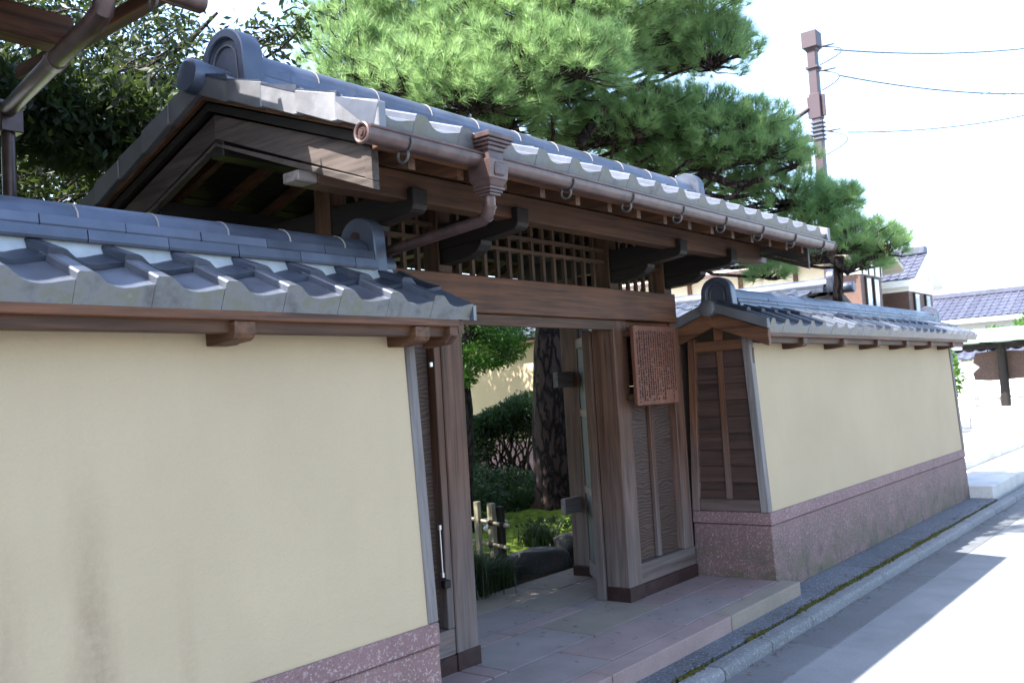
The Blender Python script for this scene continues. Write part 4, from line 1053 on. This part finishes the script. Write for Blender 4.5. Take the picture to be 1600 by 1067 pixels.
# bamboo fence
BF = thing('bamboo_fence', (6.0, 5.3, .1), 'low fence of pale bamboo rails tied to wooden stakes inside the gate', 'fence')
D0 = 7.9
for (xa, ya, xb, yb, wd, m, nm) in ((745,783,750,858,.045,M_BAMBOO,'stake'),(767,786,774,862,.055,M_BAMBOO,'stake'),(781,791,788,868,.055,WD['z'],'stake')):
    a, b = P3(xa, ya, D0), P3(xb, yb, D0)
    MB().box(a.x-wd/2, a.x+wd/2, a.y-wd/2, a.y+wd/2, b.z-.25, a.z).obj(nm, m, BF, bevel=.004)
for (xa, ya, xb, yb) in ((722,807,796,822),(722,841,796,856)):
    a, b = P3(xa, ya, D0+.05), P3(xb, yb, D0-.12); ml = MB(); n = 10
    ml.tube([a.lerp(b, i/n) for i in range(n+1)], [.016+.003*(i % 3 == 0) for i in range(n+1)], 10); ml.obj('rail', M_BAMBOO, BF, smooth=True)
    for t in (.36, .62, .85):
        c = a.lerp(b, t); MB().tube([c-(b-a).normalized()*.018, c+(b-a).normalized()*.018], .0235, 10).obj('rope_tie', M_ROPE, BF, smooth=True)

# ================================================================== FAR END OF THE STREET
tag(box('raised_entrance', M_PALE, None, 12.68, 24, 2.70, 3.45, -.6, .05, .01), kind='structure')
tag(box('raised_forecourt', M_PALE, None, 13.0, 60, 3.452, 30, -.6, .17, .01), kind='structure')
# stone wall across the view
SW = thing('stone_wall', (21.6, 4, .17), 'low pale stone block wall across the sunlit forecourt', 'wall')
for r_i, (z0, z1, xx) in enumerate(((.17,.24,21.42),(.24,.45,21.5),(.45,.68,21.5))):
    y = -3.0+.4*(r_i % 2)
    Lb = .55 if r_i == 0 else 1.25
    while y < 8.4:
        box('stone_block', M_PALE, SW, xx, 22.1, y+.004, y+Lb-.004, z0+.003, z1, .008); y += Lb
y = -2.8
while y < 6:
    box('stone_post', M_PALE, SW, 21.75, 21.84, y, y+.09, .682, .86, .006); y += .42
box('stone_rail', M_PALE, SW, 21.72, 21.87, -3, 6.2, .862, .90, .006)
# white boundary wall with tiled coping
FW = thing('white_boundary_wall', (25, 4, .17), 'sunlit white wall with small tiled coping beyond the stone wall', 'wall')
box('wall_face', M_WHITE, FW, 25.0, 25.3, -4, 6.05, .17, 1.70, 0)
box('corner_post', WD['z'], FW, 24.96, 25.05, 6.05, 6.2, .17, 1.75)
ft = tile_mesh('coping_tile', .262, .3, .03, -.02, M_FARTILE)
for i in range(42):
    y = -4.2+.262*i
    for r_i in range(2): put('coping_tile', ft, (24.72+r_i*.24, y+.262, 1.74+r_i*.11), FW, (.40, 0, -PI/2))
MB().prism([(25.15+a, 1.97+b) for a, b in arc(.1, PI, 0, 8)], 'y', -4.2, 6.8).obj('coping_ridge', M_FARTILE, FW, smooth=True)
# small shelter with green copper roof and an old plank sign
SHL = thing('roofed_shelter', (22.6, 4.3, .17), 'small open shelter on round posts under a green copper roof', 'shelter')
a = P3(1565, 545, 19.6)
for dy in (0, -2.6):
    MB().tube([(a.x, a.y+dy, .17), (a.x, a.y+dy, 1.0), (a.x, a.y+dy, 2.02)], [.10,.095,.085], 12).obj('post', WD['z'], SHL, smooth=True)
MB().box(a.x-.06, a.x+.06, a.y-4, a.y+.75, 1.90, 2.02).obj('beam', WD['y'], SHL)
MB().hexa([(a.x-.8,a.y-4,2.03),(a.x+.8,a.y-4,2.03),(a.x+.8,a.y+.95,2.03),(a.x-.8,a.y+.95,2.03),(a.x-.1,a.y-4,2.32),(a.x+.1,a.y-4,2.32),(a.x+.1,a.y+.5,2.32),(a.x-.1,a.y+.5,2.32)]).obj('roof', M_GREENCU, SHL)
for i in range(7): box('rafter', WD['x'], SHL, a.x-.75, a.x+.75, a.y+.8-i*.6, a.y+.86-i*.6, 1.985, 2.028, 0)
sgn = thing('plank_sign', (a.x-.2, a.y-.5, 1.5), 'rough-edged old brown plank hung under the green roofed shelter', 'sign')
pl = [(a.y+.55,1.82),(a.y+.60,1.62),(a.y+.48,1.52),(a.y+.62,1.40),(a.y+.60,1.25),(a.y+.3,1.22),(a.y-.5,1.25),(a.y-1.6,1.22),(a.y-2.4,1.3),(a.y-2.5,1.7),(a.y-1.5,1.83),(a.y-.5,1.80),(a.y+.1,1.86)]
MB().prism(pl, 'x', a.x+.13, a.x+.21).obj('plank', M_PLANK, sgn, bevel=.01)
for dy in (.3, -1.9): MB().tube([(a.x+.17,a.y+dy,1.82),(a.x+.05,a.y+dy,1.95)], .01, 6).obj('hanger', WD['z'], sgn)

# ---- houses beyond
def tiled_slope(parent, p00, p01, p10, p11, nc, m=M_FARTILE):
    """ribbed tiled plane: p00-p01 eave, p10-p11 ridge; each column is a part"""
    p00, p01, p10, p11 = [Vector(q) for q in (p00, p01, p10, p11)]
    nrm = (p01-p00).cross(p10-p00).normalized()
    if nrm.z < 0: nrm = -nrm
    prof = [(0,0),(.0,.35),(.22,.4),(.34,.15),(.6,-.0),(1,.05)]
    for i in range(nc):
        a0, a1 = p00.lerp(p01, i/nc), p00.lerp(p01, (i+1)/nc); b0, b1 = p10.lerp(p11, i/nc), p10.lerp(p11, (i+1)/nc)
        wv = (a1-a0).length; rows = 7; vs = []; fs = []; n = len(prof)
        for r in range(rows):
            for t, up__ in ((r/rows, .10), ((r+1)/rows, .0)):
                for u, h in prof:
                    q = a0.lerp(a1, u).lerp(b0.lerp(b1, u), t); vs.append(q+nrm*(h*wv*.30+up__*wv))
        for r in range(2*rows-1):
            for k in range(n-1): fs.append((r*n+k, r*n+k+1, (r+1)*n+k+1, (r+1)*n+k))
        mbt = MB().add(vs, fs); me_o = mbt.obj('tile_column', m, parent)
    return
def house(name, label, x0, x1, y0, y1, z0, ze, zr, ridge, wm, over=.5, gw=M_WHITE, group='houses beyond the wall', cols=(24,24)):
    """gabled house; ridge 'x' or 'y'"""
    h = thing(name, ((x0+x1)/2, (y0+y1)/2, z0), label, 'house', group)
    box('wall_body', wm, h, x0, x1, y0, y1, z0, ze, 0)
    if ridge == 'x':
        c = (y0+y1)/2; k = (zr-ze)/((y1-y0)/2)
        for s in (-1, 1):
            ye = c+s*((y1-y0)/2+over); zz = ze-over*k
            tiled_slope(h, (x0-over, ye, zz+.06), (x1+over, ye, zz+.06), (x0-over, c, zr+.06), (x1+over, c, zr+.06), cols[0])
            MB().prism([(ye, zz+.05), (ye, zz-.08), (c, zr-.08), (c, zr+.05)], 'x', x0-over, x1+over).obj('roof_slab', gw, h)
            MB().box(x0-over, x1+over, min(ye, ye-s*.02)-.01, max(ye, ye-s*.02)+.01, zz-.14, zz+.03).obj('eave_board', gw, h)
        for xx in (x0, x1-.05):
            MB().prism([(y0, ze),(c, zr-.05),(y1, ze)], 'x', xx, xx+.05).obj('gable', gw, h)
        MB().box(x0-over, x1+over, c-.16, c+.16, zr+.04, zr+.30).obj('ridge', M_FARTILE, h, bevel=.04)
    else:
        c = (x0+x1)/2; k = (zr-ze)/((x1-x0)/2)
        for s in (-1, 1):
            xe = c+s*((x1-x0)/2+over); zz = ze-over*k
            tiled_slope(h, (xe, y0-over, zz+.06), (xe, y1+over, zz+.06), (c, y0-over, zr+.06), (c, y1+over, zr+.06), cols[0])
            MB().prism([(xe, zz+.05), (xe, zz-.08), (c, zr-.08), (c, zr+.05)], 'y', y0-over, y1+over).obj('roof_slab', gw, h)
            MB().box(min(xe, xe-s*.02)-.01, max(xe, xe-s*.02)+.01, y0-over, y1+over, zz-.14, zz+.03).obj('eave_board', gw, h)
        for yy in (y0, y1-.05):
            MB().prism([(x0, ze),(c, zr-.05),(x1, ze)], 'y', yy, yy+.05).obj('gable', gw, h)
        MB().box(c-.16, c+.16, y0-over, y1+over, zr+.04, zr+.30).obj('ridge', M_FARTILE, h, bevel=.04)
    return h
# cream house: long side faces -x
H1 = house('tiled_house', 'cream-walled house with tiled roof and copper eave line, behind the garden wall', 24.6, 28.2, 8.62, 24, 0, 4.80, 5.45, 'y', M_CREAM, .6, M_CREAM, cols=(56,))
box('eave_gutter', M_COPPER, H1, 23.90, 23.98, 8.1, 24.5, 4.46, 4.56)
for y in (9.6, 11.2, 12.8, 14.4, 16.0): box('wall_post', W['z'], H1, 24.55, 24.599, y, y+.12, 0, 4.75, 0)
box('wall_rail', W['y'], H1, 24.555, 24.597, 8.7, 24, 3.65, 3.77)
H2 = thing('house_wing', (25.2, 8.2, 0), 'brown sided house wing with white upper band and tall narrow windows', 'house', 'houses beyond the wall')
box('wall_body', M_BROWNW, H2, 24.3, 26.0, 7.85, 8.615, 0, 4.1, 0)
box('upper_band', M_WHITE, H2, 24.27, 26.03, 7.82, 8.615, 4.1, 4.62, 0)
for k in range(4): box('band_batten', WD['z'], H2, 24.35+k*.5, 24.40+k*.5, 7.795, 7.819, 4.1, 4.62, 0)
for k in range(2):
    wo = box('window', WD['z'], H2, 24.62+k*.62, 25.02+k*.62, 7.81, 7.849, 1.6, 4.06, 0); box('pane', M_GLASS, wo, 24.68+k*.62, 24.96+k*.62, 7.795, 7.809, 1.65, 4.0, 0)
MB().prism([(7.4,4.66),(7.4,4.74),(8.6,5.05),(8.6,4.66)], 'x', 24.0, 26.3).obj('roof_slab', WD['x'], H2)
H3 = house('tiled_house', 'house with purple grey tiled roof and white gable, brown sided below', 29.3, 31.9, 8.08, 16, 0, 4.35, 5.08, 'y', M_BROWNW, .28, cols=(34,))
box('upper_band', M_WHITE, H3, 29.27, 31.93, 8.05, 16.02, 3.93, 4.36, 0)
for k in range(2):
    wo = box('window', WD['z'], H3, 29.75+k*1.2, 30.25+k*1.2, 8.03, 8.079, 2.8, 3.9, 0); box('pane', M_GLASS, wo, 29.82+k*1.2, 30.18+k*1.2, 8.015, 8.029, 2.85, 3.86, 0)
H4 = house('long_roofed_hall', 'long low hall under a wide purple grey tiled roof at the far right', 44.6, 49.4, -16, 11.8, 0, 3.85, 4.78, 'y', M_GREYW, .6, M_GREYW, cols=(96,))
# shrubs by the far wall
rng = np.random.default_rng(41)
def shrub(label, x, y, z, r, rz, n, group='leafy shrubs beyond the wall'):
    t = thing('shrub', (x, y, 0), label, 'shrub', group)
    V, F = leafy('', None, (x, y, z), (r, r, rz), n, .10, .03, M_MAPLE, rng); soup('crown', V, F, M_MAPLE, t)
    MB().tube([(x, y, -.1), (x, y, z-rz*.6)], [.05, .03], 6).obj('stem', M_BARK, t)
p = P3(1487, 590, 20.5); shrub('bright green shrub at the end of the right wall', p.x+.4, p.y+.35, 1.3, .45, .75, 1800)
p = P3(1555, 512, 30); shrub('pale green treetop showing left over the green shelter roof', p.x, p.y, 2.45, .5, .3, 900)
p = P3(1605, 500, 30); shrub('pale green treetop showing at the right edge over the green shelter roof', p.x, p.y, 2.7, .45, .4, 900)
p = P3(1500, 525, 28); shrub('low green shrub between the shelter roof and the long hall', p.x, p.y, 2.0, .6, .3, 1000)
p = P3(1590, 545, 24); rf = leafy('', None, (p.x+1.2, p.y, 1.95), (.16,.25,.10), 500, .06, .03, M_RED, rng)
tag(soup('red_blossom', rf[0], rf[1], M_RED), 'small red blossom cluster above the coping beside the shelter post', 'flower')

# ================================================================== UTILITY POLE AND CABLES
UP = thing('utility_pole', (17.85, 6.18, 0), 'slender brown square utility pole with box cap above the pine', 'utility pole')
cx_, cy_ = 17.75, 6.2
cx_, cy_ = 17.70, 6.28
box('shaft', M_POLE, UP, cx_-.085, cx_+.085, cy_-.085, cy_+.085, 0, 8.0, .012)
box('cap_box', M_POLE, UP, cx_-.15, cx_+.15, cy_-.15, cy_+.15, 7.84, 8.16, .01)
MB().hexa([(cx_-.09,cy_-.09,7.78),(cx_+.09,cy_-.09,7.78),(cx_+.09,cy_+.09,7.78),(cx_-.09,cy_+.09,7.78),(cx_-.12,cy_-.12,7.838),(cx_+.12,cy_-.12,7.838),(cx_+.12,cy_+.12,7.838),(cx_-.12,cy_+.12,7.838)]).obj('cap_neck', M_POLE, UP)
box('flange', M_POLE, UP, cx_-.03, cx_+.03, cy_-.17, cy_+.17, 6.50, 6.92, .004)
box('sleeve', M_POLE, UP, cx_-.105, cx_+.105, cy_-.105, cy_+.105, 6.46, 6.95, .008)
for k in range(5): box('clamp_band', M_CABLE, UP, cx_-.115, cx_+.115, cy_-.115, cy_+.115, 6.05+k*.08, 6.08+k*.08, 0)
box('clamp_band', M_POLE, UP, cx_-.12, cx_+.12, cy_-.12, cy_+.12, 7.44, 7.48, 0)
# lamp arm to the left (toward +y)
MB().tube([(cx_,cy_+.1,6.72),(cx_-.15,cy_+.62,6.42)], .045, 4).obj('lamp_arm', M_POLE, UP)
MB().tube([(cx_-.14,cy_+.54,6.44),(cx_-.13,cy_+.53,5.7)], .035, 4).obj('lamp_drop', M_POLE, UP)
box('cross_arm', M_POLE, UP, cx_-.14, cx_-.08, cy_+.09, cy_+.54, 6.02, 6.16)
box('meter_box', M_GREYW, UP, cx_-.2, cx_-.05, cy_+.16, cy_+.42, 5.5, 5.95)
for (z0, z1, b) in ((7.85, 7.5, .42), (7.38, 7.0, .34), (6.2, 5.75, .40)):
    pts = [Vector((cx_+.02, cy_-.12, z1))]+[Vector((cx_+.02, cy_-.14-b*math.sin(PI*t/8), z1+(z0-z1)*t/8)) for t in range(1, 9)]
    MB().tube(pts, .014, 6).obj('drip_loop', M_CABLE, UP, smooth=True)
    MB().tube([(cx_, cy_-.1, z0), (cx_, cy_-.42, z0-.02)], .02, 6).obj('insulator_arm', M_CABLE, UP)
cd_ = [((1303,78),(1600,70),38,.030,'topmost overhead cable running right from the utility pole'),((1310,118),(1600,140),42,.028,'middle overhead cable sagging to the right of the utility pole'),
       ((1325,207),(1600,174),40,.026,'lowest dark overhead cable right of the utility pole'),((1318,188),(1600,128),20,.012,'upper of two faint thin wires right of the utility pole'),((1322,191),(1600,140),12,.012,'lower of two faint thin wires right of the utility pole')]
for (a, b, sg, r, lb) in cd_:
    A = P3(a[0], a[1], 18.6); B0 = P3(b[0], b[1], 21.5); dirn = B0-A; pts = []
    sgm = sg/FPX*20*.55
    for i in range(25):
        t = i/24*2.2; q = A+dirn*t; q.z -= sgm*4*(t/2.2)*(1-t/2.2)*1.6; 
        q.z += 1.25*sgm*t*(1 if True else 0)
        pts.append(q)
    tag(MB().tube(pts, r*.58, 6).obj('overhead_cable', M_CABLE, smooth=True), lb, 'cable', 'overhead cables from the pole')
